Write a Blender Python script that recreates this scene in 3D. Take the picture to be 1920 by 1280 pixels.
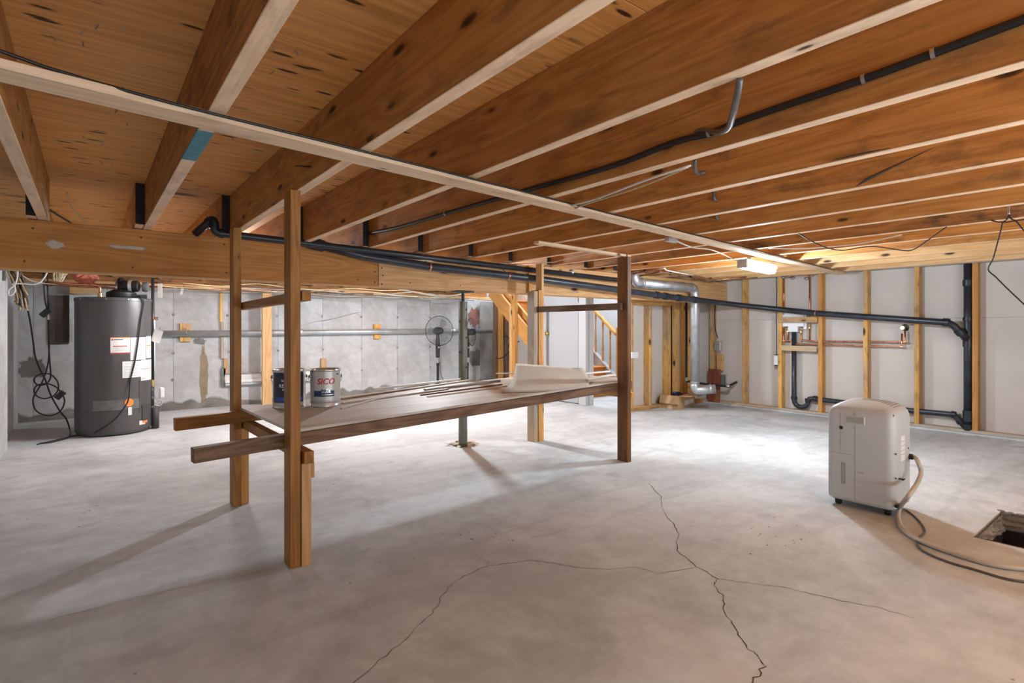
import bpy, bmesh, math, random
from mathutils import Vector, Matrix
random.seed(7)
C = bpy.context.scene.collection
for o in list(bpy.data.objects): bpy.data.objects.remove(o)
V = Vector
# ---------------------------------------------------------------- camera, world, lights, exposure
TH = math.radians(38.072); F = 1012.2; HZ = 612.6; CH = 0.908
sT, cT = math.sin(TH), math.cos(TH)
cam_d = bpy.data.cameras.new('camera'); cam = bpy.data.objects.new('camera', cam_d); C.objects.link(cam)
cam.location = (0, 0, CH); cam.rotation_euler = (math.pi/2, 0, -TH)
cam_d.sensor_width = 36; cam_d.lens = F/1920*36; cam_d.shift_y = (HZ-640)/1920; cam_d.clip_start = 0.02
bpy.context.scene.camera = cam
w = bpy.data.worlds.new('world'); bpy.context.scene.world = w; w.use_nodes = True
w.node_tree.nodes['Background'].inputs[0].default_value = (0.9, 0.93, 1, 1)
w.node_tree.nodes['Background'].inputs[1].default_value = 0.3
vs = bpy.context.scene.view_settings
vs.view_transform = 'Standard'; vs.look = 'None'; vs.gamma = 1; vs.use_curve_mapping = False
vs.exposure = 1.05
def area(name, loc, rot, sx, sy, power, col=(1, 1, 1)):
    d = bpy.data.lights.new(name, 'AREA'); d.shape = 'RECTANGLE'; d.size = sx; d.size_y = sy; d.energy = power; d.color = col
    o = bpy.data.objects.new(name, d); C.objects.link(o); o.location = loc; o.rotation_euler = rot; return o
def point(name, loc, r, power, col=(1, 1, 1)):
    d = bpy.data.lights.new(name, 'POINT'); d.shadow_soft_size = r; d.energy = power; d.color = col
    o = bpy.data.objects.new(name, d); C.objects.link(o); o.location = loc; return o
LAMP1 = V((3.90, 2.02, 1.335)); LAMP2 = V((2.70, 4.75, 1.46))
point('bulb_glow', LAMP2-V((0, 0, .05)), .045, 150, (.84, .93, 1))
area('tube_glow', LAMP1-V((0, 0, .035)), (0, 0, math.radians(6.6)), .5, .06, 3, (.82, .95, 1))
point('tube_glow_side', LAMP1-V((0, 0, .05)), .04, 30, (.80, .91, 1))
# unseen fill lights added behind the camera to brighten the joist undersides
area('joist_fill', (2.6, -1.5, .45), (math.radians(160), 0, 0), 2.4, 1.0, 50, (.85, .93, 1))
area('joist_fill.001', (.4, -1.6, .5), (math.radians(150), 0, 0), 1.4, .8, 16, (.85, .93, 1))
# daylight coming down the stairwell
area('stairwell_glow', (5.3, 5.4, 2.5), (0, 0, 0), 1.2, 2.0, 40, (.86, .93, 1))
# unseen fill light brightening the water heater bay
point('heater_bay_fill', (0.9, 5.2, 1.3), .1, 20, (.92, .96, 1))

# ---------------------------------------------------------------- helpers
W = {}
def at(px, py, X=None, Y=None, Z=None):
    """pixel of the 1920x1280 photograph -> point on the plane X=, Y= or Z="""
    a = (px-960)/F; b = -(py-HZ)/F
    d = V((a*cT+sT, -a*sT+cT, b))
    if X is not None: t = X/d.x
    elif Y is not None: t = Y/d.y
    else: t = (Z-CH)/d.z
    return V((0, 0, CH))+d*t
def tag(o, label=None, cat=None, group=None, kind=None):
    if label: o['label'] = label
    if cat: o['category'] = cat
    if group: o['group'] = group
    if kind: o['kind'] = kind
    return o
def put(o, M, parent=None):
    W[o.name] = M.copy()
    if parent is not None:
        o.parent = parent; o.matrix_parent_inverse = W[parent.name].inverted()
    o.matrix_basis = M
    return o
def thing(name, loc, label, cat, group=None, kind=None):
    o = bpy.data.objects.new(name, None); C.objects.link(o); put(o, Matrix.Translation(V(loc)))
    o.empty_display_size = .05
    return tag(o, label, cat, group, kind)
def obj(name, bm, mat, parent=None, M=None, smooth=False):
    me = bpy.data.meshes.new(name); bm.normal_update(); bm.to_mesh(me); bm.free()
    if smooth:
        for p in me.polygons: p.use_smooth = True
    me.materials.append(mat)
    o = bpy.data.objects.new(name, me); C.objects.link(o)
    return put(o, M or Matrix.Identity(4), parent)
def bm_box(bm, x0, x1, y0, y1, z0, z1, bev=0, M=None):
    vs_ = [bm.verts.new((x, y, z)) for x in (x0, x1) for y in (y0, y1) for z in (z0, z1)]
    fs = [(0, 1, 3, 2), (4, 6, 7, 5), (0, 4, 5, 1), (2, 3, 7, 6), (0, 2, 6, 4), (1, 5, 7, 3)]
    ff = [bm.faces.new([vs_[i] for i in f]) for f in fs]
    if bev:
        es = list({e for f in ff for e in f.edges})
        r = bmesh.ops.bevel(bm, geom=es, offset=bev, segments=1, affect='EDGES')
    if M is not None:
        if bev: vv = list({v for v in r['verts']} | {v for f in r['faces'] for v in f.verts})
        else: vv = vs_
        for v in vv: v.co = M @ v.co
    return bm
def axes(loc, ax, ay, az):
    return Matrix((( ax[0], ay[0], az[0], loc[0]), (ax[1], ay[1], az[1], loc[1]), (ax[2], ay[2], az[2], loc[2]), (0, 0, 0, 1)))
def box(name, x0, x1, y0, y1, z0, z1, mat, parent=None, bev=.0015, smooth=False):
    """box whose local X runs along its longest side (grain direction)"""
    c = V(((x0+x1)/2, (y0+y1)/2, (z0+z1)/2)); d = (x1-x0, y1-y0, z1-z0)
    L = max(range(3), key=lambda i: d[i])
    if L == 0: M = axes(c, (1, 0, 0), (0, 1, 0), (0, 0, 1)); s = d
    elif L == 1: M = axes(c, (0, 1, 0), (-1, 0, 0), (0, 0, 1)); s = (d[1], d[0], d[2])
    else: M = axes(c, (0, 0, 1), (0, 1, 0), (-1, 0, 0)); s = (d[2], d[1], d[0])
    bm = bmesh.new(); bm_box(bm, -s[0]/2, s[0]/2, -s[1]/2, s[1]/2, -s[2]/2, s[2]/2, bev)
    return obj(name, bm, mat, parent, M, smooth)
def frame_of(p0, p1, up):
    a = (V(p1)-V(p0)); L = a.length; a.normalize()
    y = V(up).cross(a).normalized(); z = a.cross(y).normalized()
    return a, y, z, L
def board(name, p0, p1, wid, thk, mat, parent=None, up=(0, 0, 1), bev=.0015):
    """board from p0 to p1 (centre line); wid along 'up', thk across"""
    a, y, z, L = frame_of(p0, p1, up); c = (V(p0)+V(p1))/2
    bm = bmesh.new(); bm_box(bm, -L/2, L/2, -thk/2, thk/2, -wid/2, wid/2, bev)
    return obj(name, bm, mat, parent, axes(c, a, y, z))
def catmull(pts, n=6):
    pts = [V(p) for p in pts]
    if len(pts) < 3: return pts
    P = [pts[0]*2-pts[1]]+pts+[pts[-1]*2-pts[-2]]; out = []
    for i in range(1, len(P)-2):
        for k in range(n):
            t = k/n; a, b, c, d = P[i-1], P[i], P[i+1], P[i+2]
            out.append(.5*((2*b)+(c-a)*t+(2*a-5*b+4*c-d)*t*t+(3*b-a-3*c+d)*t**3))
    out.append(pts[-1]); return out
def bm_tube(bm, pts, r, seg=10, cap=True, closed=False):
    pts = [V(p) for p in pts]; n = len(pts); rings = []
    rr = r if isinstance(r, (list, tuple)) else [r]*n
    N = None
    for i, p in enumerate(pts):
        if closed: t = pts[(i+1) % n]-pts[i-1]
        else: t = (pts[min(i+1, n-1)]-pts[max(i-1, 0)])
        if t.length < 1e-9: t = V((0, 0, 1))
        t.normalize()
        if N is None:
            N = t.orthogonal().normalized()
        else:
            N = (N-t*N.dot(t))
            if N.length < 1e-6: N = t.orthogonal()
            N.normalize()
        B = t.cross(N)
        rings.append([bm.verts.new(p+(N*math.cos(a)+B*math.sin(a))*rr[i]) for a in [2*math.pi*k/seg for k in range(seg)]])
    m = n if closed else n-1
    for i in range(m):
        A, B2 = rings[i], rings[(i+1) % n]
        for k in range(seg):
            bm.faces.new((A[k], A[(k+1) % seg], B2[(k+1) % seg], B2[k]))
    if cap and not closed:
        bm.faces.new(rings[0][::-1]); bm.faces.new(rings[-1])
    return bm
def tube(name, pts, r, mat, parent=None, seg=10, n=0):
    if n: pts = catmull(pts, n)
    return obj(name, bm_tube(bmesh.new(), pts, r, seg), mat, parent, None, True)
def bm_lathe(bm, prof, c, seg=32, axis=(0, 0, 1)):
    """prof: list of (r, h) along axis from c"""
    a = V(axis).normalized(); u = a.orthogonal().normalized(); v = a.cross(u); rings = []
    for r, h in prof:
        if r < 1e-6: rings.append([bm.verts.new(V(c)+a*h)])
        else: rings.append([bm.verts.new(V(c)+a*h+(u*math.cos(t)+v*math.sin(t))*r) for t in [2*math.pi*k/seg for k in range(seg)]])
    for A, B in zip(rings, rings[1:]):
        for k in range(seg):
            k2 = (k+1) % seg
            if len(A) == 1 and len(B) > 1: bm.faces.new((A[0], B[k2], B[k]))
            elif len(B) == 1 and len(A) > 1: bm.faces.new((A[k], A[k2], B[0]))
            elif len(A) > 1: bm.faces.new((A[k], A[k2], B[k2], B[k]))
    return bm
def lathe(name, prof, c, mat, parent=None, seg=32, axis=(0, 0, 1), smooth=True):
    bm = bm_lathe(bmesh.new(), prof, c, seg, axis)
    o = obj(name, bm, mat, parent, None, False)
    if smooth:
        o.data.polygons.foreach_set('use_smooth', [True]*len(o.data.polygons))
        o.data.set_sharp_from_angle(angle=math.radians(35))
    return o
def arc_bend(a, b, c, r, n=6):
    """points replacing corner b of a-b-c with a rounded bend"""
    a, b, c = V(a), V(b), V(c); d1 = (a-b).normalized(); d2 = (c-b).normalized()
    p, q = b+d1*r, b+d2*r
    return [(p*(1-t)**2+b*2*t*(1-t)+q*t*t) for t in [k/n for k in range(n+1)]]
def pipe_path(pts, r):
    out = [V(pts[0])]
    for i in range(1, len(pts)-1): out += arc_bend(pts[i-1], pts[i], pts[i+1], r)
    out.append(V(pts[-1])); return out
def collar(name, p, d, r, L, mat, parent):
    d = V(d).normalized(); p = V(p)
    return lathe(name, [(r*.8, -L/2), (r, -L/2), (r, L/2), (r*.8, L/2)], p, mat, parent, 16, d)

# ---------------------------------------------------------------- materials
def new_mat(name):
    m = bpy.data.materials.new(name); m.use_nodes = True; nt = m.node_tree
    return m, nt, nt.nodes['Principled BSDF']
def N(nt, t, **kw):
    n = nt.nodes.new(t)
    for k, v in kw.items():
        if k in n.inputs: n.inputs[k].default_value = v
        else: setattr(n, k, v)
    return n
def ramp(nt, src, stops):
    r = nt.nodes.new('ShaderNodeValToRGB'); e = r.color_ramp.elements
    while len(e) < len(stops): e.new(.5)
    for i, (p, c) in enumerate(stops):
        e[i].position = p; e[i].color = (c, c, c, 1) if isinstance(c, (int, float)) else (*c, 1)
    nt.links.new(src, r.inputs[0]); return r.outputs[0]
def mix(nt, f, a, b, mode='MIX'):
    m = nt.nodes.new('ShaderNodeMix'); m.data_type = 'RGBA'; m.blend_type = mode
    for inp, v in ((m.inputs[0], f), (m.inputs[6], a), (m.inputs[7], b)):
        if isinstance(v, (int, float)): inp.default_value = v
        elif isinstance(v, tuple): inp.default_value = (*v, 1)
        else: nt.links.new(v, inp)
    return m.outputs[2]
def math_(nt, op, a, b=0.0):
    m = nt.nodes.new('ShaderNodeMath'); m.operation = op
    for i, v in enumerate((a, b)):
        if isinstance(v, (int, float)): m.inputs[i].default_value = v
        else: nt.links.new(v, m.inputs[i])
    return m.outputs[0]
def plain(name, col, rough=.5, metal=0, var=0, scale=8, bump=0):
    m, nt, b = new_mat(name)
    b.inputs['Base Color'].default_value = (*col, 1); b.inputs['Roughness'].default_value = rough; b.inputs['Metallic'].default_value = metal
    tc = N(nt, 'ShaderNodeTexCoord'); n = N(nt, 'ShaderNodeTexNoise', Scale=scale, Detail=5.0); nt.links.new(tc.outputs['Object'], n.inputs['Vector'])
    if var:
        c = mix(nt, ramp(nt, n.outputs[0], [(.3, 0), (.7, 1)]), tuple(x*(1-var) for x in col), tuple(min(1, x*(1+var)) for x in col))
        nt.links.new(c, b.inputs['Base Color'])
        nt.links.new(ramp(nt, n.outputs[0], [(.2, max(0, rough-.1)), (.8, min(1, rough+.12))]), b.inputs['Roughness'])
    if bump:
        bp = N(nt, 'ShaderNodeBump', Strength=bump, Distance=.002); nt.links.new(n.outputs[0], bp.inputs['Height']); nt.links.new(bp.outputs[0], b.inputs['Normal'])
    return m
def wood(name, light, dark, knot=.10, kcol=(.05, .02, .008), mildew=0.0, fine=60, rough=.62, kscale=(2.6, 7, 7), tone=.22, stain=None, streak=0.0):
    """grain along local X; every board shifted by its own random number"""
    m, nt, b = new_mat(name)
    tc = N(nt, 'ShaderNodeTexCoord'); oi = N(nt, 'ShaderNodeObjectInfo')
    off = N(nt, 'ShaderNodeCombineXYZ'); r1 = math_(nt, 'MULTIPLY', oi.outputs['Random'], 37.0)
    r2 = math_(nt, 'MULTIPLY', oi.outputs['Random'], 91.0)
    nt.links.new(r1, off.inputs[0]); nt.links.new(r2, off.inputs[1]); nt.links.new(r1, off.inputs[2])
    add = N(nt, 'ShaderNodeVectorMath', operation='ADD'); nt.links.new(tc.outputs['Object'], add.inputs[0]); nt.links.new(off.outputs[0], add.inputs[1])
    def mapped(s):
        mp = N(nt, 'ShaderNodeMapping'); mp.inputs['Scale'].default_value = s; nt.links.new(add.outputs[0], mp.inputs[0]); return mp.outputs[0]
    # knots
    vo = N(nt, 'ShaderNodeTexVoronoi', Scale=1.0, Randomness=1.0); nt.links.new(mapped(kscale), vo.inputs['Vector'])
    kd = vo.outputs['Distance']
    # growth rings
    n1 = N(nt, 'ShaderNodeTexNoise', Scale=1.0, Detail=2.0, Distortion=.4); nt.links.new(mapped((.8, 9, 9)), n1.inputs['Vector'])
    warp = math_(nt, 'ADD', math_(nt, 'MULTIPLY', n1.outputs[0], 9.0), math_(nt, 'DIVIDE', .25, math_(nt, 'ADD', kd, .12)))
    rings = math_(nt, 'SINE', math_(nt, 'MULTIPLY', warp, 6.0))
    n2 = N(nt, 'ShaderNodeTexNoise', Scale=1.0, Detail=4.0, Roughness=.65); nt.links.new(mapped((3, fine*2, fine*2)), n2.inputs['Vector'])
    g = math_(nt, 'ADD', math_(nt, 'MULTIPLY', rings, .16), n2.outputs[0])
    c = mix(nt, ramp(nt, g, [(.22, 1), (.72, 0)]), light, dark)
    # slow colour drift and board-to-board tone
    n3 = N(nt, 'ShaderNodeTexNoise', Scale=1.0, Detail=3.0); nt.links.new(mapped((1.2, 3, 3)), n3.inputs['Vector'])
    tn = math_(nt, 'ADD', math_(nt, 'MULTIPLY', oi.outputs['Random'], tone), math_(nt, 'MULTIPLY', n3.outputs[0], tone*1.2))
    tv = math_(nt, 'SUBTRACT', 1.0+tone*.9, tn)
    cb = N(nt, 'ShaderNodeCombineColor'); [nt.links.new(tv, cb.inputs[i]) for i in range(3)]
    c = mix(nt, 1.0, c, cb.outputs[0], 'MULTIPLY')
    if stain:
        c = mix(nt, math_(nt, 'MULTIPLY', ramp(nt, n3.outputs[0], [(.45, 0), (.62, 1)]), .8), c, stain)
    if mildew:
        n4 = N(nt, 'ShaderNodeTexNoise', Scale=1.0, Detail=6.0, Roughness=.7); nt.links.new(mapped((5, 14, 14)), n4.inputs['Vector'])
        c = mix(nt, math_(nt, 'MULTIPLY', ramp(nt, n4.outputs[0], [(.52, 0), (.66, 1)]), mildew), c, (.09, .06, .035))
    if streak:
        n5 = N(nt, 'ShaderNodeTexVoronoi', Scale=1.0); nt.links.new(mapped((6, 24, 24)), n5.inputs['Vector'])
        n6 = N(nt, 'ShaderNodeTexNoise', Scale=1.0, Detail=1.0); nt.links.new(mapped((1.6, 3, 3)), n6.inputs['Vector'])
        sk = math_(nt, 'MULTIPLY', ramp(nt, n5.outputs['Distance'], [(.13, 1), (.22, 0)]), ramp(nt, n6.outputs[0], [(.42, 0), (.5, 1)]))
        c = mix(nt, math_(nt, 'MULTIPLY', sk, streak), c, (.035, .015, .006))
    kn = ramp(nt, kd, [(knot*.55, 1), (knot, .75), (knot*1.12, .25), (knot*2.0, 0)])
    if knot: c = mix(nt, kn, c, kcol)
    nt.links.new(c, b.inputs['Base Color']); b.inputs['Roughness'].default_value = rough
    b.inputs['Specular IOR Level'].default_value = .3
    bp = N(nt, 'ShaderNodeBump', Strength=.25, Distance=.001); nt.links.new(n2.outputs[0], bp.inputs['Height']); nt.links.new(bp.outputs[0], b.inputs['Normal'])
    return m
def concrete(name, lo, hi, stain, sc=1.0, speck=.5, rough=.8, damp=0):
    m, nt, b = new_mat(name)
    tc = N(nt, 'ShaderNodeTexCoord')
    def noise(s, d=6, r=.6, dist=0, stretch=None):
        n = N(nt, 'ShaderNodeTexNoise', Scale=s*sc, Detail=float(d), Roughness=r, Distortion=float(dist))
        if stretch:
            mp = N(nt, 'ShaderNodeMapping'); mp.inputs['Scale'].default_value = stretch; nt.links.new(tc.outputs['Object'], mp.inputs[0]); nt.links.new(mp.outputs[0], n.inputs['Vector'])
        else: nt.links.new(tc.outputs['Object'], n.inputs['Vector'])
        return n.outputs[0]
    a = noise(.9, 8, .62, .5); f = noise(9, 6, .7)
    v = math_(nt, 'ADD', math_(nt, 'MULTIPLY', a, .75), math_(nt, 'MULTIPLY', f, .25))
    c = mix(nt, ramp(nt, v, [(.40, 0), (.58, 1)]), lo, hi)
    st = noise(2.3, 5, .6, 1.2)
    c = mix(nt, math_(nt, 'MULTIPLY', ramp(nt, st, [(.56, 0), (.72, 1)]), .55), c, stain)
    # trowel streaks
    s = noise(1.0, 4, .6, .6, (1.2, 7, 1))
    c = mix(nt, math_(nt, 'MULTIPLY', ramp(nt, s, [(.52, 0), (.70, 1)]), .35), c, tuple(x*.75 for x in lo))
    s2 = noise(1.0, 4, .6, 1.6, (14, 1.6, 1))
    c = mix(nt, math_(nt, 'MULTIPLY', ramp(nt, s2, [(.60, 0), (.78, 1)]), .22), c, tuple(min(1, x*1.2) for x in hi))
    vo = N(nt, 'ShaderNodeTexVoronoi', Scale=9.0); nt.links.new(tc.outputs['Object'], vo.inputs['Vector'])
    n9 = noise(1.7, 2)
    sp = math_(nt, 'MULTIPLY', ramp(nt, vo.outputs['Distance'], [(.035, 1), (.055, 0)]), ramp(nt, n9, [(.5, 0), (.55, 1)]))
    c = mix(nt, math_(nt, 'MULTIPLY', sp, speck), c, (.05, .045, .04))
    nt.links.new(c, b.inputs['Base Color'])
    nt.links.new(ramp(nt, a, [(.3, rough-.12), (.7, rough+.08)]), b.inputs['Roughness'])
    b.inputs['Specular IOR Level'].default_value = .35
    bp = N(nt, 'ShaderNodeBump', Strength=.3, Distance=.003); nt.links.new(f, bp.inputs['Height']); nt.links.new(bp.outputs[0], b.inputs['Normal'])
    return m
def emit(name, col, s):
    m, nt, b = new_mat(name); b.inputs['Base Color'].default_value = (.9, .9, .9, 1)
    b.inputs['Emission Color'].default_value = (*col, 1); b.inputs['Emission Strength'].default_value = s
    return m
JOIST = wood('joist_fir', (.58, .275, .078), (.42, .172, .042), knot=.10, mildew=.45, kscale=(3.2, 10, 10))
JOISTN = wood('joist_new_spruce', (.72, .46, .22), (.60, .33, .13), knot=.08, tone=.15)
JOISTD = wood('joist_dark_stained', (.50, .22, .065), (.30, .125, .035), knot=.085, mildew=.85)
EDGE = wood('strapping_spruce', (.84, .62, .42), (.72, .50, .32), knot=.05, mildew=.3, tone=.12)
JEDGE = wood('bounce_lit_edge', (.86, .62, .42), (.74, .50, .32), knot=.04, mildew=.3, tone=.12)  # paler joist wood with upward bounce light put into its colour
BEAML = wood('beam_aged_spruce', (.55, .25, .065), (.42, .17, .04), knot=.12, tone=.15, mildew=.12)
BEAM = wood('beam_spruce', (.66, .40, .19), (.52, .28, .11), knot=.10, tone=.15, mildew=.12)
PLY = wood('plywood', (.84, .42, .13), (.66, .30, .075), knot=.11, fine=22, kscale=(1.4, 3.4, 3.4), tone=.12, streak=.95)
POST = wood('post_lumber', (.43, .195, .045), (.27, .11, .02), knot=.06, tone=.2, mildew=.25, rough=.55)
POSTD = wood('post_dark_lumber', (.19, .085, .035), (.085, .036, .014), knot=.06, tone=.2, mildew=.5, stain=(.30, .13, .04))
RAIL = wood('rail_aged_lumber', (.24, .14, .085), (.12, .066, .038), knot=.07, tone=.25, mildew=.5)
STUD = wood('stud_pine', (.76, .45, .15), (.60, .31, .08), knot=.09, tone=.25, stain=(.44, .30, .19), mildew=.5)
STUDO = wood('stud_orange', (.66, .33, .10), (.50, .23, .06), knot=.07, tone=.2)
OAK = wood('stair_oak', (.62, .27, .07), (.50, .19, .045), knot=0, tone=.08, rough=.4)
SHELFT = wood('shelf_plywood_top', (.55, .50, .45), (.40, .34, .29), knot=.05, fine=30, tone=.3, stain=(.68, .65, .62))
GREYW = wood('weathered_board', (.52, .45, .37), (.38, .31, .24), knot=.06, tone=.2, stain=(.62, .42, .22))
REDW = wood('red_painted_board', (.27, .075, .05), (.19, .045, .032), knot=0, tone=.3, stain=(.55, .28, .10))
CONC = concrete('floor_concrete', (.43, .455, .48), (.66, .70, .735), (.36, .375, .39))
CONCW = concrete('wall_concrete', (.39, .395, .40), (.57, .58, .585), (.33, .32, .30), sc=1.3)
CONCD = concrete('pit_concrete', (.20, .17, .14), (.36, .32, .28), (.15, .12, .10), sc=6)
DRY = plain('drywall_back', (.60, .55, .51), .85, var=.05, scale=2)
DRYW = plain('painted_white', (.50, .50, .51), .6, var=.02)
DOORW = plain('door_white', (.42, .42, .435), .45, var=.02)
ABS = plain('abs_black', (.016, .019, .026), .38, var=.3, scale=12)
ABSL = plain('abs_grey_blue', (.024, .030, .042), .35, var=.35, scale=10)
BLACK = plain('black_rubber', (.012, .012, .013), .5)
TAR = plain('black_end_paint', (.012, .012, .014), .7, var=.4)
GALV = plain('galvanized', (.50, .52, .54), .45, .8, var=.15, scale=14)
GALVP = plain('galvanized_pipe', (.50, .52, .53), .42, .6, var=.12, scale=10)
COPPER = plain('copper', (.62, .27, .15), .3, .9, var=.25, scale=20)
BRASS = plain('brass', (.62, .45, .18), .3, .9, var=.15)
OLIVE = plain('olive_steel', (.17, .18, .145), .42, .3, var=.2, scale=10)
STEEL = plain('steel', (.45, .45, .46), .35, .9, var=.1)
HEAT = plain('heater_grey', (.085, .082, .082), .36, .25, var=.05, scale=3)
HEATD = plain('heater_dark', (.05, .05, .052), .5, 0, var=.1)
WHITEP = plain('white_plastic', (.78, .79, .80), .4)
PAPER = plain('paper_white', (.78, .77, .76), .8, var=.03)
DEHU = plain('dehumidifier_white', (.52, .55, .57), .42, var=.02)
DEHUS = plain('dehumidifier_slot', (.10, .10, .10), .6)
DEHUG = plain('dehumidifier_grip', (.36, .36, .34), .5)
HOSE = plain('hose_vinyl', (.52, .49, .42), .35, var=.1)
CORDG = plain('cord_grey', (.10, .10, .10), .5)
CARD = plain('cardboard', (.52, .33, .17), .85, var=.08, scale=6)
CARDG = plain('grey_cardboard', (.56, .53, .47), .85, var=.08, scale=5, bump=.2)
ORANGE = plain('orange_sticker', (.90, .27, .05), .6)
RED = plain('red_print', (.55, .03, .035), .5)
BLUE = plain('blue_print', (.02, .05, .12), .5)
BLUEL = plain('light_blue_print', (.03, .10, .38), .5)
TEALP = plain('teal_tape', (.06, .22, .27), .7, var=.2, scale=30)
GREYP = plain('grey_print', (.32, .32, .33), .7)
TINM = plain('tin', (.62, .62, .62), .28, .85, var=.08)
CANW = plain('can_label', (.55, .54, .52), .35, .25)
CANB = plain('can_label_navy', (.018, .024, .055), .4)
BROWNP = plain('brown_panel', (.085, .066, .052), .6, var=.35, scale=5)
INSUL = plain('pink_insulation', (.65, .20, .13), .95, var=.2, scale=20)
YCAB = plain('yellowed_cable', (.45, .36, .20), .6, var=.2)
WCAB = plain('white_cable', (.66, .64, .60), .5)
GCAB = plain('armoured_cable', (.16, .155, .15), .45, .5, var=.2, scale=60)
CRACK = plain('crack_dark', (.07, .06, .055), .95)
CRACKL = plain('crack_faint', (.26, .24, .225), .95)
GRAVEL = plain('dark_gravel', (.022, .017, .015), .9, var=.5, scale=30)
PALE = plain('pale_trim', (.70, .68, .64), .6, var=.06)
RSTAIN = plain('red_stain', (.27, .13, .10), .9, var=.25, scale=9)
CDARK = plain('damp_concrete', (.26, .25, .24), .7, var=.3, scale=5)
LENS = emit('lamp_diffuser', (.92, .97, 1), 9)
BULB = emit('bulb_glass', (1, .95, .88), 40)

# ---------------------------------------------------------------- room shell
XL, XR, YB, YF = -.53, 5.94, 6.9, -2.4
SUB = 1.643; JB = 1.424
pit = (3.01, 3.545, .05, .61)
fl = bmesh.new()
def slab(bm, x0, x1, y0, y1, z=0, d=-.1):
    bm_box(bm, x0, x1, y0, y1, d, z)
X0, X1, Y0_, Y1_ = -.9, 7.2, -2.6, 7.3
slab(fl, X0, pit[0], Y0_, Y1_); slab(fl, pit[1], X1, Y0_, Y1_); slab(fl, pit[0], pit[1], Y0_, pit[2]); slab(fl, pit[0], pit[1], pit[3], Y1_)
floor = tag(obj('floor', fl, CONC), kind='structure')
def ribbon(bm, pts, w, z=.0006, jit=.006, steps=5):
    P = []
    for a, b in zip(pts, pts[1:]):
        for k in range(steps):
            t = k/steps; p = a.lerp(b, t); P.append(V((p.x+random.uniform(-jit, jit), p.y+random.uniform(-jit, jit), z)))
    P.append(V((pts[-1].x, pts[-1].y, z)))
    prev = None
    for i, p in enumerate(P):
        d = (P[min(i+1, len(P)-1)]-P[max(i-1, 0)]); n = V((-d.y, d.x, 0)); n.normalize()
        ww = w*random.uniform(.4, 1.3)*(.25 if i in (0, len(P)-1) else 1)
        cur = (bm.verts.new(p+n*ww), bm.verts.new(p-n*ww))
        if prev: bm.faces.new((prev[0], prev[1], cur[1], cur[0]))
        prev = cur
cracks = [
 ([(1214, 905), (1240, 930), (1242, 959), (1260, 978), (1273, 1001), (1267, 1028), (1287, 1047), (1308, 1063), (1346, 1084), (1340, 1097), (1356, 1120), (1358, 1149), (1383, 1184), (1400, 1213), (1419, 1226), (1433, 1249), (1412, 1278), (1402, 1300)], .0017, CRACK),
 ([(1308, 1063), (1238, 1075), (1188, 1063), (1142, 1068), (1075, 1062), (1029, 1055), (992, 1049), (950, 1057), (917, 1059), (879, 1076), (846, 1097), (825, 1120), (821, 1134), (800, 1159), (762, 1197), (700, 1249), (640, 1300)], .0011, CRACK),
 ([(1346, 1084), (1408, 1093), (1471, 1101), (1500, 1108), (1560, 1122), (1640, 1137), (1720, 1160)], .0010, CRACK),
 ([(871, 1026), (895, 1041), (917, 1057)], .0008, CRACKL),
 ([(0, 1190), (120, 1155), (300, 1110), (420, 1087), (530, 1063)], .0009, CRACKL),
 ([(1090, 980), (1040, 1000), (985, 1010)], .0010, CRACKL)]
for pts, wd, m in cracks:
    bm = bmesh.new(); ribbon(bm, [at(x, y, Z=0) for x, y in pts], wd); obj('floor_crack', bm, m, floor)
# mineral deposits and chips scattered on the slab: small flat flecks
bm = bmesh.new()
for _ in range(150):
    px, py = random.choice([(680, 860), (190, 970), (560, 900), (1600, 880), (1450, 1000), (1780, 860), (900, 1000), (640, 900)])
    p = at(px+random.gauss(0, 45), py+random.gauss(0, 16), Z=0); r = random.uniform(.0015, .006)
    a0 = random.random()*6
    vv = [bm.verts.new((p.x+math.cos(a0+k*1.26)*r*random.uniform(.5, 1.4), p.y+math.sin(a0+k*1.26)*r, .0008)) for k in range(5)]
    bm.faces.new(vv)
tag(obj('floor_grit', bm, CRACK), 'tiny dark crumbs of grit scattered over the concrete floor', 'grit', kind='stuff')
# sump pit
pt = tag(bpy.data.objects.new('floor_pit', None), kind='structure'); C.objects.link(pt); put(pt, Matrix.Identity(4)); 
pt.parent = floor
def rough_wall(bm, p, q, z0, z1, n=14, m=6, amp=.012, nrm=(0, 0, 0)):
    g = []
    for j in range(m+1):
        row = []
        for i in range(n+1):
            t = i/n; u = j/m; base = V(p).lerp(V(q), t); z = z1+(z0-z1)*u
            k = 0 if j == 0 else random.uniform(-amp, amp)
            row.append(bm.verts.new((base.x+nrm[0]*k, base.y+nrm[1]*k, z+(random.uniform(-.004, .004) if 0 < j < m else 0))))
        g.append(row)
    for j in range(m):
        for i in range(n): bm.faces.new((g[j][i], g[j][i+1], g[j+1][i+1], g[j+1][i]))
bm = bmesh.new(); e_ = .014
rough_wall(bm, (pit[0]+e_, pit[2], 0), (pit[0]+e_, pit[3], 0), -.085, -.001, nrm=(1, 0)); rough_wall(bm, (pit[1]-e_, pit[2], 0), (pit[1]-e_, pit[3], 0), -.085, -.001, nrm=(1, 0))
rough_wall(bm, (pit[0], pit[3]-e_, 0), (pit[1], pit[3]-e_, 0), -.085, -.001, nrm=(0, 1)); rough_wall(bm, (pit[0], pit[2]+e_, 0), (pit[1], pit[2]+e_, 0), -.085, -.001, nrm=(0, 1))
obj('pit_lining', bm, CONCD, floor)
bm = bmesh.new(); e_ = .006
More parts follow.
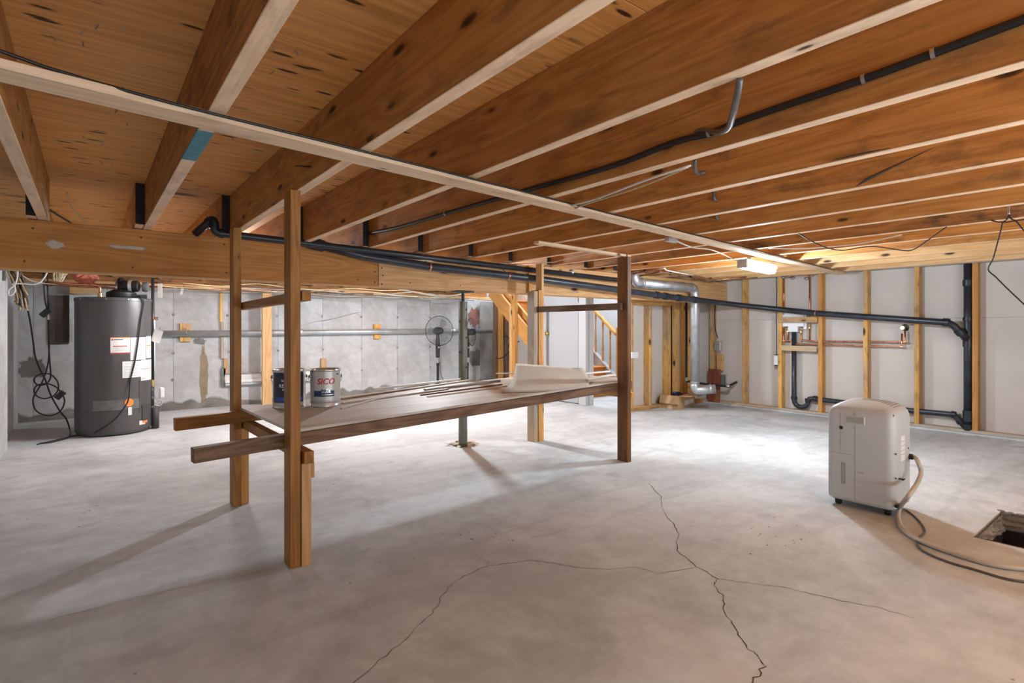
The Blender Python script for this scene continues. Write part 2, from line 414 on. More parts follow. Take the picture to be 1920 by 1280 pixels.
rough_wall(bm, (pit[0]+e_, pit[2], 0), (pit[0]+e_, pit[3], 0), -.32, -.085, nrm=(1, 0)); rough_wall(bm, (pit[1]-e_, pit[2], 0), (pit[1]-e_, pit[3], 0), -.32, -.085, nrm=(1, 0))
rough_wall(bm, (pit[0], pit[3]-e_, 0), (pit[1], pit[3]-e_, 0), -.32, -.085, nrm=(0, 1)); rough_wall(bm, (pit[0], pit[2]+e_, 0), (pit[1], pit[2]+e_, 0), -.32, -.085, nrm=(0, 1))
obj('pit_soil', bm, GRAVEL, floor)
bm = bmesh.new()
bm_box(bm, pit[0]-.02, pit[1]+.02, pit[2]-.02, pit[3]+.02, -.30, -.20)
for _ in range(130):
    c = V((random.uniform(pit[0]+.02, pit[1]-.02), random.uniform(pit[2]+.02, pit[3]-.02), -.20+random.uniform(0, .02)))
    bmesh.ops.create_icosphere(bm, subdivisions=1, radius=random.uniform(.010, .022), matrix=Matrix.Translation(c))
tag(obj('pit_gravel', bm, GRAVEL), 'dark wet gravel at the bottom of the square floor pit', 'gravel', kind='stuff')
bpy.data.objects.remove(pt)
# chipped rim of the pit
bm = bmesh.new()
for i in range(26):
    y = random.uniform(pit[2], pit[3]); s = random.uniform(.004, .012)
    bmesh.ops.create_icosphere(bm, subdivisions=1, radius=s, matrix=Matrix.Translation((pit[1]+random.uniform(-.004, .01), y, .001)) @ Matrix.Diagonal((1.3, 1.5, .35, 1)))
obj('chipped_rim', bm, CONCD, floor)

# back wall of poured concrete: form panels with recessed joints
def shell(name, x0, x1, y0, y1, z0, z1, mat, **k):
    bm = bmesh.new(); bm_box(bm, x0, x1, y0, y1, z0, z1); return tag(obj(name, bm, mat), kind='structure')
WT = 1.335
wall_back = shell('wall_back', XL-.3, 5.05, YB+.012, YB+.25, 0, WT, CONCD)
seams = [at(x, 640, Y=YB).x for x in (62, 200, 325, 428, 521, 605, 678, 745, 806, 864)]
xs = [XL-.2]+seams+[5.02]
for a, b in zip(xs, xs[1:]):
    box('concrete_panel', a+.0012, b-.0012, YB, YB+.02, 0, WT, CONCW, wall_back, .002)
for x in seams[2:]:
    for z in (.33, .62, 1.04):
        lathe('form_tie_hole', [(0, .0), (.009, .0005), (.013, .002), (.016, 0)], (x+random.uniform(-.01, .01), YB-.001, z), CDARK, wall_back, 10, (0, -1, 0))
def fading(m, sc=14):
    """soft edged stain: opacity comes from the mesh attribute 'fade' broken up by noise"""
    nt = m.node_tree; b = nt.nodes['Principled BSDF']; at_ = N(nt, 'ShaderNodeAttribute', attribute_name='fade'); tc = N(nt, 'ShaderNodeTexCoord')
    n = N(nt, 'ShaderNodeTexNoise', Scale=float(sc), Detail=6.0, Roughness=.7); nt.links.new(tc.outputs['Object'], n.inputs['Vector'])
    v = math_(nt, 'ADD', math_(nt, 'MULTIPLY', at_.outputs['Fac'], 1.7), math_(nt, 'MULTIPLY', n.outputs[0], .9))
    nt.links.new(ramp(nt, v, [(.62, 0), (1.35, .8)]), b.inputs['Alpha']); return m
def set_fade(o, vals):
    a = o.data.attributes.new('fade', 'FLOAT', 'POINT')
    for i, v in enumerate(vals): a.data[i].value = v
    return o
# stains with their own shape
def blotch(name, cx, cz, rx, rz, mat, parent, y=YB-.0012, n=22, seed=1):
    rnd = random.Random(seed); bm = bmesh.new(); c = bm.verts.new((cx, y, cz)); R = []
    for k in range(n):
        a = 2*math.pi*k/n; s = rnd.uniform(.75, 1.15); R.append(bm.verts.new((cx+math.cos(a)*rx*s, y, cz+math.sin(a)*rz*s)))
    for k in range(n): bm.faces.new((c, R[k], R[(k+1) % n]))
    return set_fade(obj(name, bm, mat, parent), [1]+[0]*n)
RSTAIN = fading(plain('red_stain', (.30, .12, .09), .9, var=.25, scale=9)); CDAMP = fading(plain('damp_mark', (.20, .19, .18), .8, var=.3, scale=6))
p = at(889, 594, Y=YB); blotch('red_stain', p.x, p.z, .14, .2, RSTAIN, wall_back, seed=3)
p = at(892, 672, Y=YB); blotch('damp_stain', p.x, p.z, .16, .17, CDAMP, wall_back, seed=5, y=YB-.0008)
RUST = fading(plain('rust_run', (.36, .27, .16), .9, var=.2, scale=12))
p = at(382, 700, Y=YB); blotch('rust_run', p.x, p.z-.02, .05, .45, RUST, wall_back, seed=6)
p = at(378, 640, Y=YB); blotch('rust_run', p.x-.02, p.z, .08, .05, CDAMP, wall_back, seed=8, y=YB-.0008)
p = at(60, 690, Y=YB); blotch('damp_stain', p.x, p.z, .13, .13, CDAMP, wall_back, seed=9)
bm = bmesh.new(); P_ = [at(x, y, Y=YB-.002) for x, y in ((567, 610), (590, 603), (612, 600), (635, 595), (660, 588), (676, 585))]
bm_tube(bm, P_, [.002, .004, .006, .006, .004, .002], 5); obj('wall_crack', bm, CDARK, wall_back)
# dirt along the foot of the wall
DIRT = fading(plain('foot_dirt', (.24, .22, .20), .95, var=.4, scale=7), 6); fv = []
bm = bmesh.new(); prev = None
for i in range(60):
    x = XL+i*.095; hgt = random.uniform(.05, .16); fv += [.8, 0]
    cur = (bm.verts.new((x, YB-.0015, 0)), bm.verts.new((x, YB-.0015, hgt)))
    if prev: bm.faces.new((prev[0], cur[0], cur[1], prev[1]))
    prev = cur
set_fade(obj('foot_stain', bm, DIRT, wall_back), fv)
# sill plate and rim board on top of the concrete
box('sill_plate', XL, 5.0, YB-.0, YB+.14, WT, WT+.038, BEAM, wall_back)
box('rim_board', XL-.2, 5.0, YB+.14, YB+.18, WT+.038, SUB, JOISTD, wall_back)

wall_left = shell('wall_left', XL-.3, XL, 5.5, YB+.1, 0, SUB, CONCW)
wl2 = shell('wall_left', XL-.3, XL+.05, YF, 5.5, 0, SUB, CONCW)
shell('wall_rear', XL-.3, 6.3, YF-.1, YF, 0, SUB, CONCW)
# right wall: stud frame on grey drywall
wall_right = shell('wall_right', XR, XR+.1, YF, 4.0, 0, 1.62, DRY)
for y0, y1 in ((-2.4, -.86), (-.86, 1.58), (1.58, 3.98)):
    for z0, z1 in ((.0, .985), (.988, 1.6)):
        box('drywall_sheet', XR-.006, XR, y0+.001, y1-.001, z0, z1, DRY, wall_right, .001)
box('bottom_plate', 5.85, XR-.006, YF, 3.75, 0, .038, GREYW, wall_right)
box('top_plate', 5.85, XR-.006, YF, 3.75, 1.446, 1.484, GREYW, wall_right)
box('top_plate', 5.85, XR-.006, YF, 3.75, 1.486, 1.524, STUD, wall_right)
for i in range(-1, 14):
    y = 3.2216-.4064*i
    box('stud', 5.85, XR-.006, y-.038, y, .038, 1.446, STUDO if i in (2, 5) else STUD, wall_right)
# low concrete curb along its foot
bm = bmesh.new(); bm_box(bm, 5.80, 5.85, YF, 3.75, 0, .018, .004); obj('curb', bm, CONC, wall_right)

# partition right of the stairs
part = shell('wall_stairs', 4.70, XR, 3.842, 3.86, 0, 1.19, DRY)
PXL = 4.56
box('bottom_plate', PXL, 5.85, 3.752, 3.841, 0, .038, STUD, part)
box('top_plate', PXL, 5.85, 3.752, 3.841, 1.15, 1.188, STUD, part)
box('header', 4.40, 5.93, 3.70, 3.738, 1.19, JB-.002, BEAM, part)
box('header', 4.40, 5.93, 3.742, 3.84, 1.192, JB-.002, BEAM, part)
for px in (1186, 1221, 1256):
    x = at(px, 700, Y=3.752).x
    box('stud', x-.019, x+.019, 3.752, 3.841, .038, 1.15, STUD, part)
for a, b in ((1263, 1276), (1276, 1284), (1286, 1293)):
    xa, xb = at(a, 700, Y=3.73).x, at(b, 700, Y=3.73).x
    box('stud', xa, xb, 3.71, 3.75, .0, 1.19, STUD if a != 1276 else STUDO, part)
# white trim block at the opening
bx = thing('switch_cover', (PXL-.01, 3.80, .5), 'small white cover plate on the end stud of the stair partition', 'cover plate')
p = at(1188, 665, Y=3.748); box('plate', p.x-.045, p.x+.055, 3.73, 3.751, p.z-.035, p.z+.03, WHITEP, bx)

# ceiling : plywood sheets and joists
ceil = shell('ceiling', XL-.3, 7.2, YF-.1, 4.02, SUB+.018, SUB+.05, BEAM)
shell('ceiling_back', XL-.3, 4.52, 4.02, YB+.2, SUB+.018, SUB+.05, BEAM)
shell('ceiling_stairwell', 4.4, 6.5, 3.9, 7.4, 2.6, 2.65, DRYW)
shell('wall_stairwell_front', 4.45, 6.4, 3.98, 4.02, JB+.01, 2.6, DRYW)
shell('wall_stairwell_side', 4.50, 4.54, 4.02, 7.2, JB+.01, 2.6, DRYW)
ys = [YF, -1.65, -.43, .80, 2.02, 3.24, 4.46, 5.68, YB+.14]
for j, (a, b) in enumerate(zip(ys, ys[1:])):
    xx = [XL-.2, .9, 3.34, 5.78, 7.1] if j % 2 else [XL-.2, 2.12, 4.56, 7.1]
    for c, d in zip(xx, xx[1:]):
        if a > 4.0 and d > 4.5: d = 4.5
        if c >= d: continue
        box('plywood_sheet', c+.0015, d-.0015, a+.0015, b-.0015, SUB, SUB+.018, PLY, ceil, .0008)
def bounce_edge(o):
    # joist edges painted paler: light bounced up off the floor is in the colour
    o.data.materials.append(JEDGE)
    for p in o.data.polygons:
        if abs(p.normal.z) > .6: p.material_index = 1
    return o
JX = [.6567+(k-2)*.4064 for k in range(0, 16)]; JX[1] = .262
for k, xr in enumerate(JX):
    if xr > 5.9: break
    m = JOISTN if k >= 12 else (JOISTD if k in (1, 9) else JOIST)
    bounce_edge(box('joist', xr-.038, xr, YF, 3.57, JB, SUB, m, ceil))
    # lapped joist carrying on beyond the beam, its end painted black
    yb = 3.36+random.uniform(-.03, .03)
    box('joist', xr-.0775, xr-.0395, yb, YB+.14 if xr < 4.5 else 3.97, JB+.003, SUB, JOIST if k < 12 else JOISTN, ceil); bounce_edge(bpy.context.scene.collection.objects[-1])
    box('black_joist_end', xr-.0775, xr-.0395, yb-.004, yb-.0005, JB+.008, SUB-.004, TAR, ceil, 0)
# teal tape painted across one joist
p = at(371, 262, Z=JB); q = at(352, 300, Z=JB)
box('teal_paint_mark', JX[1]-.0385, JX[1]+.0005, 1.62, 1.93, JB-.0008, JB+.004, TEALP, ceil, 0)

# ---------------------------------------------------------------- main beam and posts
bmth = thing('support_beam', (2.2, 3.5, 1.184), 'long built-up wooden beam of nailed planks carrying the joists', 'beam')
ZB = 1.184; xsplit = at(709.5, 490, Y=3.45).x
xe = at(1012, 500, Y=3.45).x
box('ply', -.47, xsplit-.002, 3.45, 3.487, ZB, JB-.002, BEAML, bmth, .002)
box('ply', xsplit+.002, xe, 3.45, 3.487, ZB, JB-.002, BEAM, bmth, .002)
box('ply', xe+.003, 5.93, 3.45, 3.487, ZB-.004, JB-.002, BEAM, bmth, .002)
for j in range(1, 4):
    box('ply', -.47, 5.93, 3.45+.039*j, 3.487+.039*j, ZB+random.uniform(-.004, .002), JB-.002, BEAM, bmth, .002)
for px in (700, 703, 698): pass
bm = bmesh.new()
for dx, zs in ((-.03, (1.21, 1.28, 1.35)), (.03, (1.20, 1.26, 1.31, 1.37))):
    for z in zs: bm_lathe(bm, [(0, .002), (.005, .0015), (.006, 0)], (xsplit+dx+random.uniform(-.006, .006), 3.45, z), 8, (0, -1, 0))
for x in [i*.4+.2 for i in range(-1, 14)]:
    for z in (1.22, 1.38): bm_lathe(bm, [(0, .002), (.004, .0015), (.005, 0)], (x+random.uniform(-.05, .05), 3.45, z), 8, (0, -1, 0))
obj('nail_head', bm, CRACK, bmth)
# vertical wooden blocks nailed on the beam by the right back post
for a, b, m in ((990, 996, STUDO),):
    box('nailer', at(a, 520, Y=3.44).x, at(b, 520, Y=3.44).x, 3.425, 3.449, ZB+.004, JB-.01, m, bmth)

sp = thing('steel_post', (2.262, 3.52, 0), 'olive green adjustable steel jack post under the beam', 'post')
c0 = V((2.262, 3.50, 0))
lathe('outer_tube', [(0, .006), (.034, .006), (.034, 1.105), (.031, 1.105), (.031, 1.09), (0, 1.09)], c0, OLIVE, sp, 28)
lathe('jack_screw', [(0, 1.09), (.012, 1.09), (.012, 1.17), (0, 1.17)], c0, BLACK, sp, 12)
bm = bmesh.new(); bm_box(bm, c0.x-.075, c0.x+.075, c0.y-.05, c0.y+.06, 1.172, 1.180, .001); obj('top_plate', bm, BLACK, sp)
bm = bmesh.new(); bm_box(bm, c0.x-.07, c0.x+.07, c0.y-.07, c0.y+.07, 0, .006, .001); obj('base_plate', bm, OLIVE, sp)
vd = V((-c0.x, -c0.y, 0)).normalized(); rt = V((-vd.y, vd.x, 0))
for s, zz in ((.8, (.38, .60, .825, 1.04)), (-.75, (.27, .49, .715, .95))):
    for z in zz:
        d = (vd*(1-abs(s)*.4)+rt*s).normalized()
        lathe('pin_hole', [(0, .0005), (.0085, .0005), (.009, 0)], c0+d*.0345+V((0, 0, z)), BLACK, sp, 10, d)
bm = bmesh.new(); rnd = random.Random(4)
for k in range(26):
    a = rnd.uniform(0, 6.28); r = rnd.uniform(.05, .11); c = c0+V((math.cos(a)*r, math.sin(a)*r, rnd.uniform(.006, .014)))
    M = Matrix.Translation(c) @ Matrix.Rotation(a+rnd.uniform(-.6, .6), 4, 'Z') @ Matrix.Rotation(rnd.uniform(-.5, .5), 4, 'Y')
    bm_box(bm, -.03*rnd.random()-.006, .028, -.012, .012, -.0007, .0007, 0, M)
tag(obj('torn_paper_scraps', bm, GREYW), 'torn scraps of paper around the base of the steel post', 'paper scraps', kind='stuff')

# ---------------------------------------------------------------- home-made shelf rack
def sy(X, front=True): return (2.215+.116*(X-.6)) if front else (2.955+.105*(X-.6))
def sz(X): return .503+.016*(X-.6)
rack = thing('storage_rack', (1.7, 2.6, 0), 'rough lumber shelf rack on four tall posts in mid floor', 'rack')
# front left, back left, front right, back right
box('post', .594, .632, 2.107, 2.19, 0, 1.425, POST, rack)
box('post', .571, .609, 3.006, 3.095, 0, 1.41, POST, rack)
box('post', 2.836, 2.874, 2.367, 2.456, 0, 1.379, POSTD, rack)
box('post', 2.797, 2.835, 3.228, 3.317, 0, 1.20, STUDO, rack)
def rl(X, front): return V((X, sy(X, front)+ (.0 if front else 0), sz(X)-.012-.029))
tag(board('rail', rl(.285, True)+V((0, .005, 0)), rl(3.02, True), .052, .040, RAIL, rack), 'dark aged front rail')
tag(board('rail', rl(.31, False), rl(2.95, False), .058, .040, POST, rack), 'orange brown back rail')
# cross members under the deck and their short legs
board('cross_member', (.657, 2.085, .413), (.632, 3.12, .413), .046, .036, POST, rack)
board('cross_member', (2.895, 2.37, .445), (2.86, 3.33, .445), .04, .034, STUDO, rack)
box('leg', .634, .670, 2.10, 2.145, 0, .389, BEAM, rack)
box('cleat', .6702, .682, 2.10, 2.145, .33, .389, BEAM, rack)
box('leg', .611, .649, 3.03, 3.09, 0, .389, STUDO, rack)
box('leg', 2.876, 2.914, 2.40, 2.45, 0, 1.40, JOISTN, rack)
box('leg', 2.837, 2.862, 3.24, 3.31, 0, 1.415, JOISTN, rack)
tag(box('leg', 2.755, 2.795, 3.235, 3.32, .0, 1.19, GREYW, rack), 'weathered grey leg')
# high cross boards
board('cross_board', (.652, 2.10, 1.027), (.628, 3.10, 1.014), .038, .034, POST, rack)
board('cross_board', (2.815, 2.40, 1.045), (2.79, 3.30, 1.045), .045, .02, RAIL, rack)
# deck
bm = bmesh.new()
cs = [(.625, sy(.62)-.022), (3.0, sy(3.0)-.022), (2.97, sy(2.97, False)+.022), (.60, sy(.60, False)+.022)]
lo = [bm.verts.new((x, y, sz(x)-.0115)) for x, y in cs]; hi = [bm.verts.new((x, y, sz(x))) for x, y in cs]
bm.faces.new(lo[::-1]); bm.faces.new(hi)
for k in range(4): bm.faces.new((lo[k], lo[(k+1) % 4], hi[(k+1) % 4], hi[k]))
tag(obj('deck', bm, SHELFT, rack), 'thin plywood deck with greyish dusty top')
# furring strip on the joists above the rack
st = thing('furring_strip', (2.4, 2.43, 1.41), 'thin pale wooden strip running from a joist to the dark rack post', 'wood strip')
board('strip', (2.06, 2.40, 1.402), (2.86, 2.42, 1.390), .045, .016, EDGE, st, up=(0, 1, 0))

# strapping board under all the joists
sb = thing('strapping_board', (2.7, 1.8, 1.41), 'long pale strapping board nailed across under the joists', 'board')
board('board', (-.475, 1.42, 1.413), (5.62, 2.11, 1.413), .086, .019, EDGE, sb, up=(0, 1, 0))

# ---------------------------------------------------------------- things on the deck
def cyl_text(s, size, c, z, r, ang0, mat, parent, bold=.0, shear=0, name='lettering', sx=1.0):
    cu = bpy.data.curves.new('t', 'FONT'); cu.body = s; cu.size = size; cu.align_x = 'CENTER'; cu.offset = bold; cu.shear = shear
    to = bpy.data.objects.new('t', cu); C.objects.link(to)
    dg = bpy.context.evaluated_depsgraph_get(); me = bpy.data.meshes.new_from_object(to.evaluated_get(dg))
    bpy.data.objects.remove(to)
    bm = bmesh.new(); bm.from_mesh(me)
    for v in bm.verts:
        a = ang0+v.co.x*sx/r; v.co = V((c.x+math.cos(a)*(r+.0009), c.y+math.sin(a)*(r+.0009), z+v.co.y))
    return obj(name, bm, mat, parent)
def cyl_patch(name, c, r, a0, a1, z0, z1, mat, parent, off=.0005, n=14, slant=0):
    bm = bmesh.new(); prev = None
    for i in range(n+1):
        a = a0+(a1-a0)*i/n; q = V((c.x+math.cos(a)*(r+off), c.y+math.sin(a)*(r+off), 0))
        cur = (bm.verts.new((q.x, q.y, z0)), bm.verts.new((q.x, q.y, z1)))
        if prev: bm.faces.new((prev[0], cur[0], cur[1], prev[1]))
        prev = cur
    return obj(name, bm, mat, parent, None, True)
def paint_can(px, py, r, h, label, which):
    q = at(px, py, Z=sz(.9)); d = V((q.x, q.y, 0)).normalized(); c = q+d*r; c.z = sz(c.x)
    t = thing('paint_can', c, label, 'paint can', 'paint cans on the rack')
    body = lathe('body', [(0, .002), (r-.003, .002), (r, .0), (r, .006), (r-.0015, .009), (r-.0015, h-.012), (r+.0005, h-.009), (r+.001, h-.004), (r-.001, h), (r-.004, h-.001)], c, TINM, t, 40)
    lathe('lid', [(r-.004, h-.001), (r-.007, h-.008), (r-.012, h-.008), (r-.014, h-.004), (r-.02, h-.004), (r-.022, h-.007), (0, h-.007)], c, TINM, t, 40)
    af = math.atan2(-c.y, -c.x)
    for s in (-1, 1):
        a = af+s*1.52; p = c+V((math.cos(a)*r, math.sin(a)*r, h*.80)); dd = V((math.cos(a), math.sin(a), 0))
        e = lathe('ear', [(0, .006), (.006, .006), (.010, 0)], p, BLACK, t, 12, dd)
    # wire bail hanging down at the back
    pts = []
    for k in range(13):
        u = math.pi*k/12; a = af+1.52+(2*math.pi-3.04)*k/12
        pts.append(c+V((math.cos(a)*(r+.007), math.sin(a)*(r+.007), h*.80-math.sin(u)*h*.42)))
    tube('bail_handle', pts, .0014, STEEL, t, 6)
    R = r-.0015
    if which == 'navy':
        cyl_patch('label_band', c, R, af-1.15, af+1.0, c.z+.012, c.z+h-.014, CANB, body)
        cyl_patch('blue_band', c, R, af-.95, af+.9, c.z+.034, c.z+.055, BLUEL, body, .0007)
        cyl_patch('label_foot', c, R, af-1.2, af+1.0, c.z+.009, c.z+.028, CANW, body, .0008)
        a1 = af-.18
        cyl_text('Benjamin', .013, c, c.z+h*.70, R, a1, PAPER, body, .0002)
        cyl_text('REGAL', .024, c, c.z+h*.545, R, a1, PAPER, body, .0002)
        cyl_text('SELECT', .012, c, c.z+h*.465, R, a1, PAPER, body, .0001)
    else:
        cyl_patch('label_band', c, R, af-1.45, af+1.45, c.z+.012, c.z+h-.012, CANW, body)
        cyl_text('SICO', .040, c, c.z+h*.61, R, af+.02, RED, body, .0011, .25, 'logo_lettering', .98)
        cyl_patch('blue_banner', c, R, af-.82, af+.62, c.z+h*.275, c.z+h*.43, BLUE, body, .0007)
        cyl_patch('silver_plate', c, R, af-.28, af+.36, c.z+h*.375, c.z+h*.475, TINM, body, .0010)
        cyl_text('PRO', .021, c, c.z+h*.385, R+.0004, af+.04, BLUE, body, .0006, .1, 'logo_lettering', 1.3)
        cyl_patch('silver_line', c, R, af-.28, af+.55, c.z+h*.315, c.z+h*.33, TINM, body, .0010)
        cyl_patch('foot_stripe', c, R, af-1.3, af+1.3, c.z+h*.10, c.z+h*.135, GREYP, body, .0007)
        cyl_patch('foot_stripe', c, R, af-1.3, af+1.3, c.z+h*.155, c.z+h*.165, GREYP, body, .0007)
        cyl_patch('blue_seal', c, R, af+.80, af+1.02, c.z+h*.84, c.z+h*.89, BLUEL, body, .0007)
paint_can(542.5, 765, .0785, .190, 'paint can with navy label, half hidden behind the front rack post', 'navy')
paint_can(610, 763, .0745, .186, 'silver grey paint can with red lettering and blue banner', 'silver')

def deck_strip(name, a, b, wid, thk, mat, label, lift=0, cat='trim strip'):
    pa, pb = at(*a, Z=.525), at(*b, Z=.525)
    for p in (pa, pb): p.z = sz(p.x)+thk/2+.0006+lift
    t = thing(name, (pa+pb)/2, label, cat); board('strip', pa, pb, wid, thk, mat, t, up=(0, 1, 0), bev=.0008)
deck_strip('trim_strip', (640, 760), (703, 745), .012, .006, PALE, 'short white trim strip beside the silver paint can')
deck_strip('trim_strip', (642, 751), (840, 729), .02, .008, PALE, 'long white trim strip behind the silver paint can')
deck_strip('metal_channel', (797, 731), (936, 716), .03, .012, GREYP, 'grey metal channel lying along the rack deck', cat='channel')
deck_strip('wood_lath', (788, 739), (941, 722), .010, .006, RAIL, 'thin brown lath in front of the grey channel')
deck_strip('wood_lath', (801, 742), (950, 725), .010, .006, PALE, 'thin white-edged lath nearest the front of the deck')
deck_strip('wood_lath', (640, 744), (890, 713), .028, .008, GREYW, 'wide grey-brown lath along the back of the deck', .0)
deck_strip('trim_strip', (700, 731), (862, 715), .02, .010, PALE, 'white trim strip at the back edge of the deck', .010)
deck_strip('trim_strip', (930, 706), (1010, 706), .02, .008, PALE, 'white strip poking out behind the cardboard sheet', .012)
deck_strip('trim_strip', (1092, 706), (1142, 702), .03, .010, PALE, 'white board end near the right rack post', .0)
deck_strip('trim_strip', (1090, 716), (1150, 708), .05, .006, PALE, 'flat white strip at the right end of the deck', .001)
# curled sheet
t = thing('cardboard_sheet', (2.3, 2.6, .54), 'curled grey cardboard sheet lying on the right half of the deck', 'cardboard')
A, B, Cc, D = V((1.88, 2.50, .528)), V((2.50, 2.40, .541)), V((2.86, 2.80, .600)), V((2.40, 3.02, .645))
bm = bmesh.new(); g = []
n = 14
for j in range(n+1):
    v = j/n; row = []
    for i in range(n+1):
        u = i/n; p = (A*(1-u)+B*u)*(1-v)+(D*(1-u)+Cc*u)*v
        p.y -= .10*math.sin(math.pi*u)*(1-v)*(1-v)*1.05; p.x += .02*math.sin(math.pi*v)
        base = sz(p.x)+.0015
        p.z = base+(p.z-base)*(v**1.05)+.004*math.sin(math.pi*v)*math.sin(math.pi*u*1.5)**2+.0015*math.sin(u*23+v*5)*v
        if j == 0: p.x += random.uniform(-.006, .006); p.y += random.uniform(-.006, .006); p.z = base+.001
        p.z = max(p.z, base)
        row.append(bm.verts.new(p))
    g.append(row)
for j in range(n):
    for i in range(n): bm.faces.new((g[j][i], g[j][i+1], g[j+1][i+1], g[j+1][i]))
sh = obj('sheet', bm, CARDG, t, None, True)
md = sh.modifiers.new('t', 'SOLIDIFY'); md.thickness = .003; md.offset = 1

# ---------------------------------------------------------------- lamps
lf = thing('light_fixture', LAMP1, 'lit white batten lamp under the strapping board', 'lamp')
ax = V((math.cos(math.radians(6.6)), math.sin(math.radians(6.6)), 0))
board('housing', LAMP1-ax*.29+V((0, 0, .035)), LAMP1+ax*.29+V((0, 0, .035)), .03, .07, WHITEP, lf)
a_, y_, z_, L_ = frame_of(LAMP1-ax*.27, LAMP1+ax*.27, (0, 0, 1))
bm = bmesh.new(); bm_box(bm, -.27, .27, -.032, .032, -.018, .022, .012); obj('diffuser', bm, LENS, lf, axes(LAMP1, a_, y_, z_), True)
board('end_cap', LAMP1-ax*.30+V((0, 0, .018)), LAMP1-ax*.272+V((0, 0, .018)), .062, .068, GALV, lf)
board('hanger_bracket', LAMP1+V((-.15, -.01, .05)), LAMP1+V((-.15, -.01, .075)), .03, .02, STEEL, lf, up=(0, 1, 0))
b2 = thing('light_bulb', LAMP2, 'bare bulb in a ceiling lampholder behind the beam', 'lamp')
lathe('bulb', [(0, -.055), (.018, -.052), (.029, -.035), (.031, -.02), (.026, 0), (.014, .02), (.013, .03)], LAMP2-V((0, 0, .02)), BULB, b2, 20)
lathe('lampholder', [(0, .02), (.02, .02), (.03, .05), (.045, .18), (0, .18)], LAMP2-V((0, 0, .015)), WHITEP, b2, 20)
# connector with white cable
jb = thing('cable_connector', (3, 2, 1.4), 'small metal connector box on a white cable beside the lamp', 'connector')
p = at(1260, 450, Z=1.405); board('shell', p-V((.05, 0, 0)), p+V((.05, .01, 0)), .022, .03, GALVP, jb)
pp = [at(x, y, Z=z) for x, y, z in ((1268, 451, 1.405), (1278, 456, 1.392), (1300, 464, 1.385), (1328, 467, 1.38), (1350, 474, 1.38), (1383, 490, 1.37))]
tube('cable', pp, .004, WCAB, jb, 8, 5)

# ---------------------------------------------------------------- plastic drain pipes
def drain(name, label, pts, r, bend, mat, collars=(), straps=(), cat='pipe'):
    t = thing(name, pts[0], label, cat)
    path = pipe_path(pts, bend); tube('pipe', path, r, mat, t, 16)
    for i in range(1, len(pts)-1):
        for d in (V(pts[i-1])-V(pts[i]), V(pts[i+1])-V(pts[i])):
            dn = d.normalized(); collar('coupling', V(pts[i])+dn*bend*1.15, dn, r*1.22, .022, ABS, t)
    for (p, d) in collars: collar('coupling', p, d, r*1.22, .045, ABS, t)
    for (p, d) in straps:
        collar('strap', p, d, r*1.10, .012, COPPER, t)
    return t
def lerp(a, b, t): return V(a).lerp(V(b), t)
# upper small pipe on the beam
u0 = at(375, 455, Y=3.36); 
e1 = at(401, 408, Y=3.36); e2 = at(402, 436, Y=3.36); e3 = V((at(402, 437, Y=3.36).x, 3.36, at(402, 437, Y=3.36).z))
far = at(1185, 528, Y=3.36)
e1b = V((e1.x-.30, 3.36+.05, e1.z-.10))
tk = drain('upper_drain_pipe', 'thin black drain pipe running high along the beam', [at(366, 438, Y=3.44), e1, e2, far], .021, .03, ABS)
for px in (447, 1071):
    q = lerp(e2, far, (px-402)/(1185-402.)*1.0); q = at(px, 441 if px == 447 else 510, Y=3.36); collar('strap', q, far-e2, .024, .02, GALV, tk)
# large pipe from the beam to the stack
a0 = at(598, 458, Y=3.40); a1 = at(680, 480, Y=3.38); a2 = at(805, 500, Y=3.37); a25 = at(1000, 522, Y=3.35); a3 = at(1248, 555, Y=3.30); a4 = at(1279, 559, Y=3.25)
w1 = at(1387, 572, X=5.79); w2 = at(1530, 587, X=5.79); w3 = at(1783, 605, X=5.79)
g0 = V((a0.x-.05, 3.42, a0.z+.02))
st1 = V((5.885, at(1815, 640, X=5.885).y, 0))
wye = at(1813, 636, X=5.85)
t = thing('main_drain_pipe', a1, 'long black drain pipe sloping from the beam to the right wall', 'pipe')
path = [a0, a1, a2, a25, a3]+pipe_path([lerp(a3, a4, .5), a4, w1], .08)[1:]+[w2]+pipe_path([lerp(w2, w3, .6), w3, wye], .05)[1:]
tube('pipe', path, .029, ABSL, t, 18)
for p, d in ((lerp(a25, a3, .92), a3-a25), (a3, a3-a25), (lerp(a3, a4, .8), a4-a3), (lerp(a4, w1, .2), w1-a4), (lerp(w2, w3, .97), w3-w2), (lerp(w3, wye, .55), wye-w3)):
    collar('coupling', p, d, .036, .045, ABS, t)
for px, py, yy in ((805, 500, 3.37), (952, 517, 3.355)):
    q = at(px, py, Y=yy); collar('strap', q, a3-a2, .0315, .012, COPPER, t)
    tube('strap_tail', [q+V((0, .02, .025)), q+V((-.02, .05, .06))], .003, CRACK, t, 6)
for px, py in ((1307, 565), (1387, 572), (1530, 587)):
    q = at(px, py, X=5.79) if px > 1350 else lerp(a4, w1, .26); collar('strap', q, w2-w1, .0315, .010, COPPER, t)
# elbow where it leaves the floor above
lathe('elbow', [(0, -.05), (.036, -.05), (.04, -.02), (.036, .05), (0, .05)], a0+V((-.02, .0, .0)), ABS, t, 16, (a1-a0))
# vertical stack
stx, sty = 5.88, at(1815, 700, X=5.88).y
t = thing('vent_stack', (stx, sty, 0), 'vertical black vent stack between two right wall studs', 'pipe')
tube('pipe', [(stx, sty, 0), (stx, sty, 1.60)], .030, ABSL, t, 20)
for z, L in ((at(1815, 530, X=5.85).z, .05), (at(1815, 598, X=5.85).z, .03), (at(1815, 640, X=5.85).z, .09), (at(1815, 780, X=5.85).z, .09), (.055, .05)):
    collar('fitting', (stx, sty, z), (0, 0, 1), .037, L, ABS, t)
